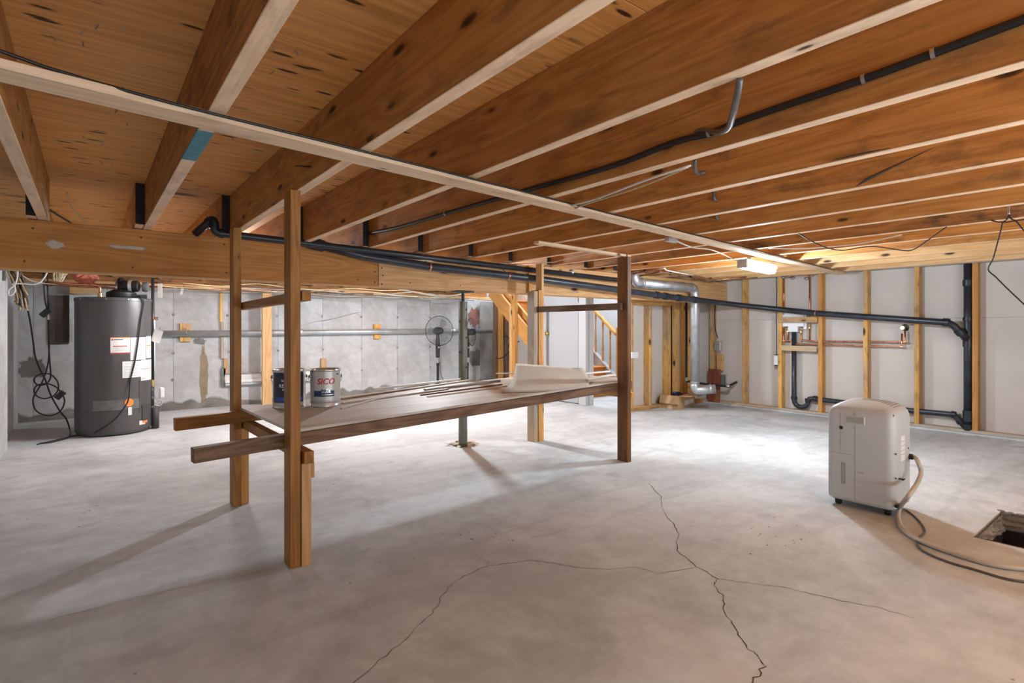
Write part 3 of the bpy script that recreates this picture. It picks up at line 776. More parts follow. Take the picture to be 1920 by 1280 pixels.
# laundry standpipe with trap
pA = at(1491, 622, X=5.88); tr1 = at(1491, 752, X=5.88); tr2 = at(1513, 752, X=5.88); hz1 = at(1517, 746, X=5.88); hz2 = at(1712, 770, X=5.88); hz3 = at(1788, 777, X=5.88); jn = V((5.88, sty+.02, at(1815, 800, X=5.88).z))
t = thing('laundry_drain', tr1, 'black laundry standpipe with trap and low drain to the stack', 'pipe')
U = []
yA, yB = tr1.y, tr2.y; r_ = abs(yA-yB)/2+.012; zc = .115
zc = at(1500, 750, X=5.88).z-.0
for k in range(9):
    a = math.pi+math.pi*k/8; U.append(V((5.88, (yA+yB)/2-math.cos(a)*-r_*-1, zc+math.sin(a)*r_)))
path = [pA, V((5.88, U[0].y, zc+.06))]+U+pipe_path([U[-1], V((5.88, U[-1].y, hz1.z+.0)), V((5.88, U[-1].y-.15, hz1.z-.004))], .045)[1:]+[hz2]+pipe_path([lerp(hz2, hz3, .7), hz3, jn], .03)[1:]
path[0] = V((5.88, U[0].y, pA.z))
tube('pipe', path, .024, ABSL, t, 16)
for p, d in ((V((5.88, U[0].y, zc+.02)), (0, 0, 1)), (V((5.88, U[-1].y, zc+.01)), (0, 0, 1)), (V((5.88, U[-1].y-.07, hz1.z)), (0, 1, 0)), (hz3, (0, 1, 0.1)), (lerp(hz3, jn, .6), jn-hz3)):
    collar('coupling', p, d, .030, .03, ABS, t)
# washer outlet box and its two boards
SX = 5.84
def px_board(name, a, b, z0y, z1y, X, mat, parent, thk=.018):
    ya, yb = at(a, 600, X=X).y, at(b, 600, X=X).y
    za, zb_ = at((a+b)/2, z0y, X=X).z, at((a+b)/2, z1y, X=X).z
    return box(name, X-thk, X, min(ya, yb), max(ya, yb), min(za, zb_), max(za, zb_), mat, parent)
t = thing('blocking_board', at(1495, 600, X=SX), 'yellow pine board nailed above the laundry pipes', 'board'); px_board('board', 1459, 1533, 594, 604.5, 5.849, STUD, t)
t = thing('blocking_board', at(1495, 654, X=SX), 'grey weathered board nailed below the laundry pipes', 'board'); px_board('board', 1466, 1532, 648, 658, 5.849, GREYW, t)
t = thing('outlet_box', at(1488, 610, X=5.9), 'white plastic laundry outlet box between the studs', 'outlet box')
px_board('back', 1468, 1509, 584, 612, 5.90, WHITEP, t, .03); px_board('funnel', 1480, 1498, 611, 622, 5.895, WHITEP, t, .03); px_board('side_plate', 1508, 1514, 590, 617, 5.91, WHITEP, t, .02)
px_board('rim', 1468, 1509, 583, 586, 5.885, WHITEP, t, .012)
# copper supply lines
def cop(name, label, paths, r=.0078, extra=()):
    t = thing(name, paths[0][0], label, 'pipe')
    for P in paths:
        tube('pipe', pipe_path(P, .018) if len(P) > 2 else P, r, COPPER, t, 10)
        for i in range(1, len(P)-1): lathe('elbow', [(0, -.012), (.0105, -.012), (.0105, .012), (0, .012)], P[i], COPPER, t, 10, V(P[i+1])-V(P[i-1]))
    for q, ax_ in extra: lathe('valve', [(0, -.022), (.012, -.022), (.014, -.005), (.010, .004), (.014, .012), (.012, .022), (0, .022)], q, BRASS, t, 12, ax_)
    return t
XC = 5.875
def cp(x, y, X=XC): return at(x, y, X=X)
cop('copper_pipe', 'copper water line from outlet box along the studs to the tap stub, upper of two', [[cp(1502, 616), cp(1502, 637), cp(1532, 639.5), cp(1697, 641), cp(1697, 620)], [cp(1518, 508), cp(1518, 638)]], extra=((cp(1502, 620), (0, 0, 1)), (cp(1518, 612), (0, 0, 1))))
cop('copper_pipe', 'copper water line from outlet box along the studs to the tap stub, lower of two', [[cp(1477, 617), cp(1477, 636)], [cp(1469, 615), cp(1469, 638, XC), cp(1482, 638, XC), cp(1486, 644, XC), cp(1691, 650, XC), cp(1691, 625)], [cp(1469.5, 516), cp(1469.5, 590)]], extra=((cp(1477, 619), (0, 0, 1)),))
t = thing('tap_stub', cp(1697, 614), 'brass tap stub entering a dark hole in the drywall', 'tap')
lathe('hole', [(0, .002), (.03, .002), (.032, 0)], at(1697, 614, X=XR-.008), BLACK, t, 16, (-1, 0, 0))
lathe('stub', [(0, 0), (.012, 0), (.012, .05), (.017, .055), (.017, .075), (0, .075)], at(1697, 616, X=XR-.008), BRASS, t, 12, (-1, 0, .1))
t = thing('valve_cluster', cp(1470, 520), 'grey shut-off valves on the pipes at the ceiling', 'valves')
for x, y in ((1468, 520), (1476, 519), (1486, 521), (1495, 514), (1512, 522)):
    q = at(x, y, X=5.86); lathe('valve', [(0, -.02), (.012, -.02), (.017, 0), (.012, .02), (0, .02)], q, STEEL, t, 10, (0, 1, random.uniform(-.4, .4)))
tube('pipe', [at(1460, 519, X=5.87), at(1470, 520, X=5.87), at(1500, 516, X=5.87), at(1524, 517, X=5.87)], .009, COPPER, t, 8, 4)

# wall boxes
t = thing('thermostat_box', at(1454, 674, X=5.9), 'small white switch box left of the laundry drain stud', 'switch box')
q0, q1 = at(1450.5, 676, X=5.84), at(1457.5, 676, X=5.84)
box('box', 5.84, 5.90, q1.y, q0.y, at(1454, 684, X=5.84).z, at(1454, 666, X=5.84).z, WHITEP, t); box('clip', 5.838, 5.85, q1.y-.004, q0.y-.01, at(1454, 666, X=5.84).z, at(1454, 664, X=5.84).z, BLACK, t, 0)
box('clip', 5.838, 5.85, q1.y-.004, q0.y-.01, at(1454, 686, X=5.84).z, at(1454, 684, X=5.84).z, BLACK, t, 0)
tube('cable', [at(1455.5, 664, X=5.88), at(1455.5, 596, X=5.88), at(1456.5, 520, X=5.88)], .003, BLACK, t, 6)
t = thing('junction_box', at(1347, 648, X=5.85), 'galvanized junction box with black cable on the corner stud', 'junction box')
q = at(1347, 648, X=5.84); box('box', 5.80, 5.85, q.y-.045, q.y+.03, q.z-.055, q.z+.055, GALVP, t, .003)
for dy in (-.03, -.01, .012): lathe('knockout', [(0, .002), (.009, .002), (.009, 0)], (5.80, q.y+dy, q.z+random.uniform(-.03, .03)), STEEL, t, 10, (-1, 0, 0))
tube('cable', [at(1346, 634, X=5.83), at(1341, 614, X=5.84), at(1341, 570, X=5.84), at(1345, 528, X=5.84), at(1344, 505, X=5.84)], .006, BLACK, t, 8, 5)
t = thing('metal_bracket', at(1356, 710, X=5.88), 'narrow grey metal bracket beside the red painted board', 'bracket')
q = at(1356, 711, X=5.9); box('plate', 5.90, 5.93, q.y-.03, q.y+.03, q.z-.06, q.z+.055, GALVP, t); box('lip', 5.88, 5.90, q.y-.034, q.y-.024, q.z-.055, q.z+.05, OLIVE, t)
t = thing('red_board', at(1339, 730, X=5.83), 'board with flaking red paint leaning on the corner stud', 'board')
q0, q1 = at(1328, 720, X=5.83), at(1350, 720, X=5.83)
board('board', (5.825, (q0.y+q1.y)/2, .0), (5.84, (q0.y+q1.y)/2, at(1339, 692, X=5.83).z), abs(q0.y-q1.y), .018, REDW, t, up=(0, 1, 0))
t = thing('nailed_block', at(1345, 675, X=5.84), 'short rounded pine block beside the corner stud', 'block')
q = at(1344, 680, X=5.86); box('block', 5.86, 5.90, q.y-.07, q.y+.01, at(1344, 695, X=5.86).z, at(1344, 664, X=5.86).z, STUD, t, .008)
# small condensate pipe in the corner
t = thing('corner_waste_pipe', at(1287, 700, Y=3.6), 'slim black waste pipe dropping in the corner then out along the wall', 'pipe')
cx = at(1287, 650, Y=3.60); q1 = V((cx.x, 3.60, at(1287, 714, Y=3.60).z)); q2 = at(1375, 721, X=5.80); q3 = at(1350, 723, X=5.76); q4 = at(1381, 716, X=5.90)
tube('pipe', pipe_path([V((cx.x, 3.60, 1.22)), q1, at(1330, 721, X=5.72), at(1365, 724, X=5.76), q4], .03), .013, ABS, t, 12)
for q in (at(1330, 721, X=5.72), at(1366, 724, X=5.76)): collar('coupling', q, (.1, -1, 0), .019, .04, STEEL if q.x > 5.74 else ABS, t)
collar('coupling', q1+V((0, 0, .02)), (0, 0, 1), .018, .04, STEEL, t)

# ---------------------------------------------------------------- galvanized duct
t = thing('vent_duct', (5.25, 3.40, 0), 'silver galvanized vent duct running high then down in the corner', 'duct')
dY = 3.34; r = .047; D1 = at(1303, 540, Y=dY); D0 = at(1196, 527, Y=dY); D0.z = D1.z+.01
Dd = V((D1.x, dY, at(1303, 728, Y=dY).z)); Dout = Dd+V((.13, -.16, .0))
tube('duct', pipe_path([D0+V((.02, 0, 0)), D1, Dd+V((0, 0, .03))], .07), r, GALV, t, 24)
tube('elbow', pipe_path([D0+V((.03, 0, 0)), D0-V((.04, 0, 0)), D0+V((-.06, .01, .10))], .045), r*1.07, GALV, t, 24)
tube('elbow', pipe_path([Dd+V((0, 0, .06)), Dd-V((0, 0, .02)), Dout], .045), r*1.02, GALV, t, 24)
for p, d in ((D0+V((.05, 0, 0)), (1, 0, 0)), (D1-V((.07, 0, 0)), (1, 0, 0)), (D1-V((0, 0, .09)), (0, 0, 1)), (D1-V((0, 0, .12)), (0, 0, 1)), (Dd+V((0, 0, .07)), (0, 0, 1)), (lerp(Dd, Dout, .75), Dout-Dd)):
    collar('seam_band', p, d, r*1.12, .010, GALV, t)
# copper lines near the ceiling corner
t = thing('copper_line', at(1240, 500, Z=1.40), 'copper line bending under the joists above the duct', 'pipe')
tube('pipe', pipe_path([at(1180, 515, Z=1.41), at(1240, 503, Z=1.41), at(1340, 525, Z=1.41), at(1400, 519, Z=1.43)], .04), .008, COPPER, t, 8)
t = thing('copper_line', at(1200, 500, Z=1.40), 'second copper line beneath the joists above the duct', 'pipe')
tube('pipe', pipe_path([at(1184, 521, Z=1.40), at(1238, 509, Z=1.40), at(1330, 529, Z=1.40), at(1420, 520, Z=1.42)], .04), .006, RAIL, t, 8)
t = thing('cable', at(1246, 504, Z=1.40), 'white cable looped by the copper bend above the duct', 'cable'); tube('cable', [at(1237, 504, Z=1.402), at(1247, 503, Z=1.40), at(1252, 507, Z=1.40), at(1300, 516, Z=1.40)], .005, WCAB, t, 6, 4)

# ---------------------------------------------------------------- cardboard box in the corner
t = thing('cardboard_box', at(1275, 750, Z=.0), 'open cardboard box with raised flaps in the far corner', 'box')
bA = at(1238, 763.5, Z=0); bB = at(1272, 768, Z=0); bC = at(1302, 758.5, Z=0)
ux = (bB-bA); uy = (bC-bB); Hh = .15
def pl(name, P, mat, parent, thk=.004):
    bm = bmesh.new(); P = [V(p) for p in P]; nrm = (P[1]-P[0]).cross(P[2]-P[0]).normalized()*thk
    a = [bm.verts.new(p) for p in P]; b = [bm.verts.new(p+nrm) for p in P]; k = len(P)
    bm.faces.new(a[::-1]); bm.faces.new(b)
    for i in range(k): bm.faces.new((a[i], a[(i+1) % k], b[(i+1) % k], b[i]))
    return obj(name, bm, mat, parent)
up = V((0, 0, Hh)); bD = bA+uy
pl('side', [bA, bB, bB+up, bA+up], CARD, t); pl('side', [bB, bC, bC+up, bB+up], CARD, t); pl('side', [bD, bA, bA+up, bD+up], CARD, t); pl('side', [bC, bD, bD+up, bC+up], CARD, t)
pl('bottom', [bA, bB, bC, bD], CARD, t, .003)
uyn = uy.normalized(); uxn = ux.normalized()
pl('flap', [bD+up, bC+up, bC+up+uyn*.03+V((0, 0, .13)), bD+up+uyn*.03+V((0, 0, .13))], CARD, t)
pl('flap', [bB+up, bC+up, bC+up+uxn*.15+V((0, 0, .02)), bB+up+uxn*.16+V((0, 0, .01))], CARD, t)
pl('flap', [bA+up, bB+up, bB+up-uyn*.035-V((0, 0, .09))+uxn*.02, bA+up-uyn*.035-V((0, 0, .09))], CARD, t)
pl('flap', [bA+up, bD+up, bD+up-uxn*.05-V((0, 0, .09)), bA+up-uxn*.05-V((0, 0, .09))], CARD, t)
pl('shipping_label', [lerp(bB, bC, .35)+V((0, 0, .03))-uxn*-.005, lerp(bB, bC, .9)+V((0, 0, .03))+uxn*.005, lerp(bB, bC, .9)+V((0, 0, .08))+uxn*.005, lerp(bB, bC, .35)+V((0, 0, .08))+uxn*.005], PAPER, t, .0008)
t2 = thing('bag', lerp(bA, bC, .5)+up, 'blue and black bag stuffed in the corner cardboard box', 'bag')
bm = bmesh.new(); bmesh.ops.create_icosphere(bm, subdivisions=3, radius=.07, matrix=Matrix.Translation(lerp(bA, bC, .5)+V((0, 0, .125))) @ Matrix.Diagonal((1.1, .7, .55, 1)))
for v in bm.verts: v.co += V((random.uniform(-.006, .006), random.uniform(-.006, .006), random.uniform(-.006, .006)))
obj('bag_body', bm, BLACK, t2, None, True)
bm = bmesh.new(); bmesh.ops.create_icosphere(bm, subdivisions=2, radius=.03, matrix=Matrix.Translation(lerp(bA, bC, .5)+V((-.03, .01, .155))) @ Matrix.Diagonal((1.2, .8, .5, 1))); obj('bag_flap', bm, BLUEL, t2, None, True)
t = thing('wood_offcut', at(1305, 755, Z=0), 'dark red offcut lying beside the corner box', 'offcut'); p = at(1302, 752, Z=.02); board('offcut', p, p+V((.14, -.03, 0)), .04, .03, REDW, t)

# ---------------------------------------------------------------- stairs, door and framing beyond the beam
XD = 4.52
wd = shell('wall_door', XD+.03, XD+.10, 4.36, 5.40, 0, JB, DRYW)
d1 = tag(bpy.data.objects.new('door_1', None), kind='structure'); C.objects.link(d1); put(d1, Matrix.Translation((XD, 4.9, 0)))
leaf = box('door_leaf', XD-.012, XD+.022, 4.497, 5.235, .01, 1.40, DOORW, d1, .003)
kq = at(1026, 625, X=XD-.03)
lathe('knob', [(0, .055), (.018, .052), (.026, .038), (.022, .024), (.010, .018), (.010, .006), (.028, .004), (.028, 0)], (XD-.012, kq.y, kq.z), BRASS, leaf, 20, (-1, 0, 0))
box('hinge', XD-.016, XD-.010, 4.490, 4.500, 1.20, 1.27, BLACK, d1, 0)
box('trim_1', XD-.02, XD+.03, 4.37, 4.487, 0, 1.40, DRYW, None, .004)['kind'] = 'structure'
box('door_frame', XD-.005, XD+.028, 4.487, 4.4945, 0, 1.40, DRYW, d1, 0)
# far stairwell shell
shell('wall_stairwell', 6.35, 6.45, 3.86, 7.3, 0, 2.6, DRYW)
shell('wall_stairwell_end', 4.45, 6.45, 7.2, 7.3, 0, 2.6, DRYW)
# grey drywall beyond the closet framing
shell('wall_closet', 5.15, 5.2, 5.6, 7.2, 0, JB, DRY)
stairs = thing('staircase', (5.1, 5.2, 0), 'oak staircase with white skirt and turned balusters beyond the opening', 'staircase')
for k in range(7):
    y = 4.83+.225*k; z = .185*k
    box('riser', 4.66, 5.585, y, y+.018, z, z+.165, OAK, stairs)
    box('tread', 4.66, 5.585, y-.025, y+.235, z+.165, z+.185, OAK, stairs, .004)
sl = .83
def sk(y): return .17+sl*(y-4.87)
bm = bmesh.new()
pts = [(4.72, 0), (4.72, .10), (6.6, sk(6.6)+.06), (6.6, sk(6.6)-.02), (4.83, 0.0)]
for x in (5.59, 5.62): pass
va = [bm.verts.new((5.588, y, z)) for y, z in pts]; vb = [bm.verts.new((5.625, y, z)) for y, z in pts]
bm.faces.new(va); bm.faces.new(vb[::-1])
for k in range(5): bm.faces.new((va[k], va[(k+1) % 5], vb[(k+1) % 5], vb[k]))
obj('skirt_board', bm, DRYW, stairs)
board('cap_rail', (5.606, 4.78, sk(4.78)+.06), (5.606, 6.6, sk(6.6)+.06), .02, .06, DRYW, stairs)
board('handrail', (5.606, 4.86, .80), (5.606, 6.2, .80+sl*1.34), .045, .05, STUD, stairs, bev=.01)
for k in range(9):
    y = 4.98+.135*k; zb_ = sk(y)+.07; zt = .80+sl*(y-4.86)-.02; L = zt-zb_
    lathe('baluster', [(0, 0), (.016, 0), (.016, L*.18), (.010, L*.21), (.017, L*.26), (.012, L*.4), (.009, L*.75), (.014, L*.80), (.009, L*.83), (.015, L*.86), (.015, L), (0, L)], (5.606, y, zb_), STUDO, stairs, 10)
box('newel_post', 5.575, 5.637, 4.79, 4.852, 0, .90, STUDO, stairs, .004)
# stringers and studs of the closet under the upper flight
fr = thing('stair_framing', (4.45, 5.9, 0), 'diagonal orange stringers and studs under the upper stair flight', 'framing')
sa, sb_ = at(918, 556, X=4.48), at(997, 664, X=4.48)
board('stringer', at(922, 548, X=4.50)+V((0, 0, .03)), at(1006, 656, X=4.50)+V((0, 0, .03)), .19, .036, STUDO, fr)
board('stringer', at(936, 548, X=4.62)+V((0, 0, .03)), at(1012, 640, X=4.62)+V((0, 0, .03)), .20, .036, STUDO, fr)
for a, b, X, m in ((956, 959.5, 4.42, JOISTN), (959.5, 967.5, 4.445, STUDO), (991.5, 997, 4.46, STUD), (1014, 1018, 4.4, PALE)):
    y0, y1 = at(b, 640, X=X).y, at(a, 640, X=X).y
    box('stud', X-.012 if m is JOISTN else X-.02, X+.03, y0, y1, 0, ZB if X < 4.43 else 1.40, m, fr)
for a, b, m in ((928, 932, RAIL), (933, 942, STUDO), (948, 952, RAIL), (970, 975, STUD)):
    x0, x1 = at(a, 640, Y=6.55).x, at(b, 640, Y=6.55).x
    box('stud', x0, x1, 6.53, 6.60, 0, 1.40, m, fr)
q0, q1 = at(942, 590, Y=6.5), at(957, 632, Y=6.5)
box('orange_panel', q0.x, q1.x, 6.60, 6.62, q1.z, q0.z, STUDO, fr)
tube('black_cable', [at(929, 672, Y=6.45), at(940, 671, Y=6.4), at(950, 664, Y=6.4), at(958, 655, Y=6.4), at(970, 642, Y=6.4), at(978, 636, Y=6.4)], .007, BLACK, fr, 8, 5)
tube('black_cable', [at(944, 632, Y=6.4), at(952, 631, Y=6.4), at(955, 640, Y=6.4), at(952, 660, Y=6.4)], .006, BLACK, fr, 8, 5)
# foil faced insulation beside the closet
box('sheet_metal_offcut', at(903, 640, Y=6.8).x, at(927, 640, Y=6.8).x, 6.84, 6.845, .1, 1.30, CDARK, fr)

# ---------------------------------------------------------------- back wall: pipe, blocks, rails, leaning wood
pyw = YB-.07
t = thing('wall_pipe', at(600, 628, Y=pyw), 'grey galvanized pipe running level along the concrete wall', 'pipe')
pz = .845
xa, xb = at(288, 628, Y=pyw).x, at(933, 625, Y=pyw).x
tube('pipe', [(xa, pyw, pz-.01), (lerp(V((xa, 0, 0)), V((xb, 0, 0)), .6).x, pyw, pz), (xb, pyw, pz+.005)], .033, GALVP, t, 16)
for px in (560, 848):
    collar('coupling', (at(px, 628, Y=pyw).x, pyw, pz), (1, 0, 0), .038, .07, GALVP, t)
for px, lab in ((347, 'plywood block behind the wall pipe, nearer the water heater'), (707, 'plywood block behind the wall pipe, nearer the fans')):
    x = at(px, 628, Y=YB-.02).x
    t = thing('mounting_block', (x, YB, pz), lab, 'block', 'blocks behind the wall pipe')
    box('block', x-.05, x+.05, YB-.036, YB-.003, pz-.10, pz+.10, STUD, t)
    tube('pipe_strap', [(x, YB-.037, pz-.045), (x, pyw-.030, pz-.03), (x, pyw-.038, pz), (x, pyw-.030, pz+.03), (x, YB-.037, pz+.05)], .004, STEEL, t, 6)
# white trough rails low on the wall
t = thing('wall_trough', at(500, 718, Y=YB-.06), 'pale metal baseboard trough mounted low on the concrete wall', 'trough')
xa, xb = at(422, 715, Y=YB-.05).x, at(640, 715, Y=YB-.05).x
for za, zb_, dpt, m in ((.30, .365, .03, PALE), (.265, .30, .05, WHITEP), (.236, .262, .055, GALVP)):
    box('rail', xa, xb, YB-.005-dpt, YB-.005, za, zb_, m, t, .003)
box('lip', xa, xb, YB-.06, YB-.03, .368, .374, GREYP, t, 0)
# leaning pieces
t = thing('leaning_stud', at(500, 756, Z=0), 'pale upright stud against the concrete wall behind the rack', 'stud')
xq0, xq1 = at(490.5, 650, Y=YB-.15).x, at(508, 650, Y=YB-.15).x
box('stud', xq0, xq1, YB-.19, YB-.152, 0, WT+.03, JOISTN, t)
t = thing('short_stick', at(608, 690, Y=YB-.05), 'short pine stick standing above the trough', 'stick')
q = at(608, 684, Y=YB-.05); box('stick', q.x-.034, q.x+.034, YB-.04, YB-.012, .36, at(608, 672, Y=YB-.05).z, STUD, t)
t = thing('trim_lath', at(416, 640, Y=YB-.03), 'narrow wooden lath fixed upright on the concrete wall', 'lath')
for x, y0, y1, m, wdt in ((415, 545, 603, STUD, .03), (417, 603, 672, GREYW, .03), (423, 672, 706, STUD, .04), (419, 690, 725, OLIVE, .045)):
    q = at(x, y0, Y=YB-.03); q2 = at(x, y1, Y=YB-.03); box('lath', q.x-wdt/2, q.x+wdt/2, YB-.03, YB-.010, q2.z, q.z, m, t)

# fans
def fan(px, py, Y, label, yaw, R=.195, hid=False):
    c = at(px, py, Y=Y); t = thing('pedestal_fan', (c.x, c.y, 0), label, 'fan', 'black pedestal fans by the concrete wall')
    f = V((math.sin(yaw), -math.cos(yaw), .05)).normalized(); s = f.cross(V((0, 0, 1))).normalized(); u = s.cross(f)
    def ring(rad, d, rr, bm):
        bm_tube(bm, [c+f*d+(s*math.cos(a)+u*math.sin(a))*rad for a in [2*math.pi*k/40 for k in range(40)]], rr, 5, closed=True)
    bm = bmesh.new(); ring(R, 0, .0045, bm); obj('guard_rim', bm, BLACK, t, None, True)
    bm = bmesh.new()
    for k in range(6): ring(R*(.35+.105*k), .045*(1-(.35+.105*k)**2), .0008, bm); ring(R*(.35+.105*k), -.045*(1-(.35+.105*k)**2), .0008, bm)
    for k in range(36):
        a = 2*math.pi*k/36; d = s*math.cos(a)+u*math.sin(a)
        for sg in (1, -1): bm_tube(bm, [c+d*R*.2+f*.045*sg, c+d*R*.65+f*.036*sg, c+d*R], .0007, 4, cap=False)
    obj('guard_wires', bm, CORDG, t)
    TR = plain('fan_blade_smoke', (.10, .11, .12), .25)
    TR.node_tree.nodes['Principled BSDF'].inputs['Alpha'].default_value = .35
    for k in range(3):
        bm = bmesh.new(); a0 = 2*math.pi*k/3; vv = []
        for (rr, aa, dd) in ((.2, -.3, .01), (.55, -.55, .018), (.82, -.35, .015), (.86, .1, 0), (.7, .45, -.012), (.4, .35, -.012), (.2, .3, -.01)):
            d = s*math.cos(a0+aa)+u*math.sin(a0+aa); vv.append(bm.verts.new(c+d*R*rr+f*dd))
        bm.faces.new(vv); obj('blade', bm, TR, t)
    lathe('hub', [(0, .06), (.03, .057), (.042, .045), (.045, .02), (.045, -.02), (.03, -.03), (0, -.03)], c, BLACK, t, 20, f)
    lathe('motor', [(0, -.14), (.03, -.135), (.05, -.11), (.055, -.05), (.04, -.03), (0, -.03)], c, BLACK, t, 20, f)
    bx_, by_ = c.x+.0-f.x*.06, c.y-f.y*.06
    lathe('control_column', [(0, -.36), (.022, -.36), (.026, -.34), (.03, -.2), (.024, -.1), (.016, -.03), (0, -.03)], (bx_, by_, c.z), BLACK, t, 16)
    lathe('chrome_tube', [(0, 0), (.010, 0), (.010, .14), (0, .14)], (bx_, by_, c.z-.50), STEEL, t, 12)
    lathe('pole', [(0, 0), (.016, 0), (.016, c.z-.50), (.020, c.z-.49), (.018, c.z-.45), (0, c.z-.45)], (bx_, by_, .02), BLACK, t, 14)
    lathe('base', [(0, .0), (.19, 0), (.19, .008), (.17, .018), (.05, .03), (.03, .045), (0, .045)], (bx_, by_, 0), BLACK, t, 28)
    p0 = V((bx_, by_+.03, .30)); sg = 1 if not hid else -1
    tube('cord', [V((bx_+.02*sg, by_, c.z-.42)), V((bx_+.03*sg, by_, .42)), V((bx_+.05*sg, by_, .28)), V((bx_+.13*sg, by_, .10)), V((bx_+.2*sg, by_-.02, .006)), V((bx_+.35*sg, by_+.05, .006))], .004, BLACK, t, 6, 5)
    # dial on the column
    lathe('dial', [(0, .004), (.010, .004), (.012, 0)], (bx_, by_-.029, c.z-.22), STEEL, t, 12, (-.2, -1, 0))
fan(824, 620, 6.25, 'black pedestal fan standing clear left of the steel post', math.radians(-8))
fan(884, 622, 6.35, 'black pedestal fan turned aside, half behind the steel post', math.radians(38), .195, True)

# ---------------------------------------------------------------- water heater
hb = at(188, 818, Z=0); hd = V((hb.x, hb.y, 0)).normalized()
HR = .272; hc = V((hb.x, hb.y, 0))+hd*HR; hc.z = 0; HH = 1.155
# shift so that its outline falls where it should
hc = V((hc.x+.03+.084*cT, hc.y-.02-.084*sT, 0))
t = thing('water_heater', hc, 'dark grey cylindrical water heater in the left corner', 'water heater')
lathe('tank', [(0, .01), (HR-.012, .01), (HR-.012, .03), (HR, .03), (HR, .21), (HR+.002, .212), (HR+.002, .216), (HR, .218), (HR, HH-.03), (HR+.004, HH-.028), (HR+.004, HH-.004), (HR-.004, HH), (0, HH)], hc, HEAT, t, 64)
HM = plain('heater_band_mark', (.15, .148, .145), .4, .2, var=.25, scale=18)
af = math.atan2(-hc.y, -hc.x)
cyl_patch('access_strip', hc, HR, af-.55, af+.72, .215, .30, HM, t, .001, 24)
for a in (af-.95, af-.2, af+.35, af+.9): lathe('screw', [(0, .003), (.005, .002), (.006, 0)], hc+V((math.cos(a)*(HR+.004), math.sin(a)*(HR+.004), HH-.016)), STEEL, t, 8, (math.cos(a), math.sin(a), 0))
def hz_(py, d=0): return at(230, py, X=at(230, 700, Z=.5).x).z
def zy(py): # height on the heater front for a picture row
    return CH-(py-HZ)*(hc.length-.20)*math.cos(TH-math.atan2(hc.x, hc.y)*1)/F
zdist = (V((hc.x, hc.y, 0))-V((math.cos(af), math.sin(af), 0))*-0).length
def H(py, dz=.20):
    z = hc.x*sT+hc.y*cT-dz; return CH-(py-HZ)*z/F
def A(px):
    """angle on the tank surface seen at picture column px"""
    d = V(((px-960)/F*cT+sT, -(px-960)/F*sT+cT)); d.normalize(); o = V((hc.x, hc.y)); b = d.dot(o); disc = b*b-(o.dot(o)-HR*HR)
    s = b-math.sqrt(max(disc, 0)); q = d*s-o; return math.atan2(q.y, q.x)
def sticker(x0, x1, y0, y1, mat=PAPER, off=.0015, name='sticker'):
    a0, a1 = A(x0), A(x1)
    if a1 < a0: a1 += 2*math.pi
    return cyl_patch(name, hc, HR, a0, a1, H(y1), H(y0), mat, t, off, 10)
def lines(x0, x1, ys_, mat=GREYP, th=.9, off=.0022):
    for y in ys_: sticker(x0, x1, y, y+th, mat, off, 'print_line')
sticker(207, 243.5, 632, 662); sticker(207, 243.5, 632, 633.6, ORANGE, .0021, 'print_line'); sticker(207, 243.5, 661, 663, RED, .0021, 'print_line')
sticker(209, 212, 635, 638, RED, .0023, 'logo_mark'); lines(213, 231, (636,), BLUE, 1.2); lines(212, 238, (648,), RED, 1.6); lines(216, 234, (652, 656), GREYP, .8)
sticker(244.5, 273, 633, 676); lines(247, 271, range(636, 674, 3), GREYP, .6)
sticker(274, 282.5, 631, 674, PAPER, .0018); lines(274.5, 282, (648,), ORANGE, 2.2); lines(275, 282, (656, 662, 668), RED, .6)
sticker(229.5, 264, 678, 709, PAPER, .0018); lines(232, 262, range(681, 707, 3), GREYP, .6)
sticker(264, 283, 677, 717, PAPER, .0022); lines(265, 282, (694,), RED, .9, .003); lines(266, 281, (680, 684, 688, 699, 703, 708), GREYP, .6, .003); lines(265, 270, (713,), RED, 1, .003)
# orange dot
da = A(242); c_ = hc+V((math.cos(da), math.sin(da), 0))*(HR+.001); c_.z = H(756)
lathe('orange_dot', [(0, .002), (.033, .002), (.034, 0)], c_, ORANGE, t, 24, (math.cos(da), math.sin(da), 0))
sticker(240, 247, 765, 780, PAPER, .0025, 'window_sticker'); sticker(261, 272, 794, 802); sticker(267, 276, 793, 800, ORANGE, .0022)
# access door on the right
sticker(266, 281, 764, 795, HEATD, .004, 'gas_door')
# drip marks
sticker(260.5, 262.5, 716, 778, HEATD, .0016, 'drip_mark')
# power vent blower on the top
bc = hc+V((.07, -.02, HH))
lathe('blower_housing', [(0, 0), (.10, 0), (.11, .015), (.11, .05), (.06, .075), (0, .075)], bc+V((-.02, 0, 0)), BLACK, t, 28)
lathe('blower_motor', [(0, -.06), (.045, -.06), (.05, -.05), (.05, .05), (.035, .06), (0, .06)], bc+V((.05, -.02, .11)), BLACK, t, 20, (1, -.3, 0))
lathe('motor_band', [(.03, -.012), (.053, -.012), (.053, .012), (.03, .012)], bc+V((.045, -.02, .11)), GALVP, t, 20, (1, -.3, 0))
lathe('blower_cap', [(0, -.02), (.04, -.02), (.045, 0), (.04, .02), (0, .02)], bc+V((.15, -.05, .105)), CORDG, t, 20, (1, -.3, 0))
box('control_box', bc.x+.02, bc.x+.16, bc.y-.09, bc.y-.02, HH, HH+.035, BLACK, t, .004)
tube('vent_pipe', pipe_path([bc+V((-.02, .0, .07)), bc+V((-.02, 0, .16)), bc+V((-.02, .5, .16))], .06), .03, ABS, t, 14)
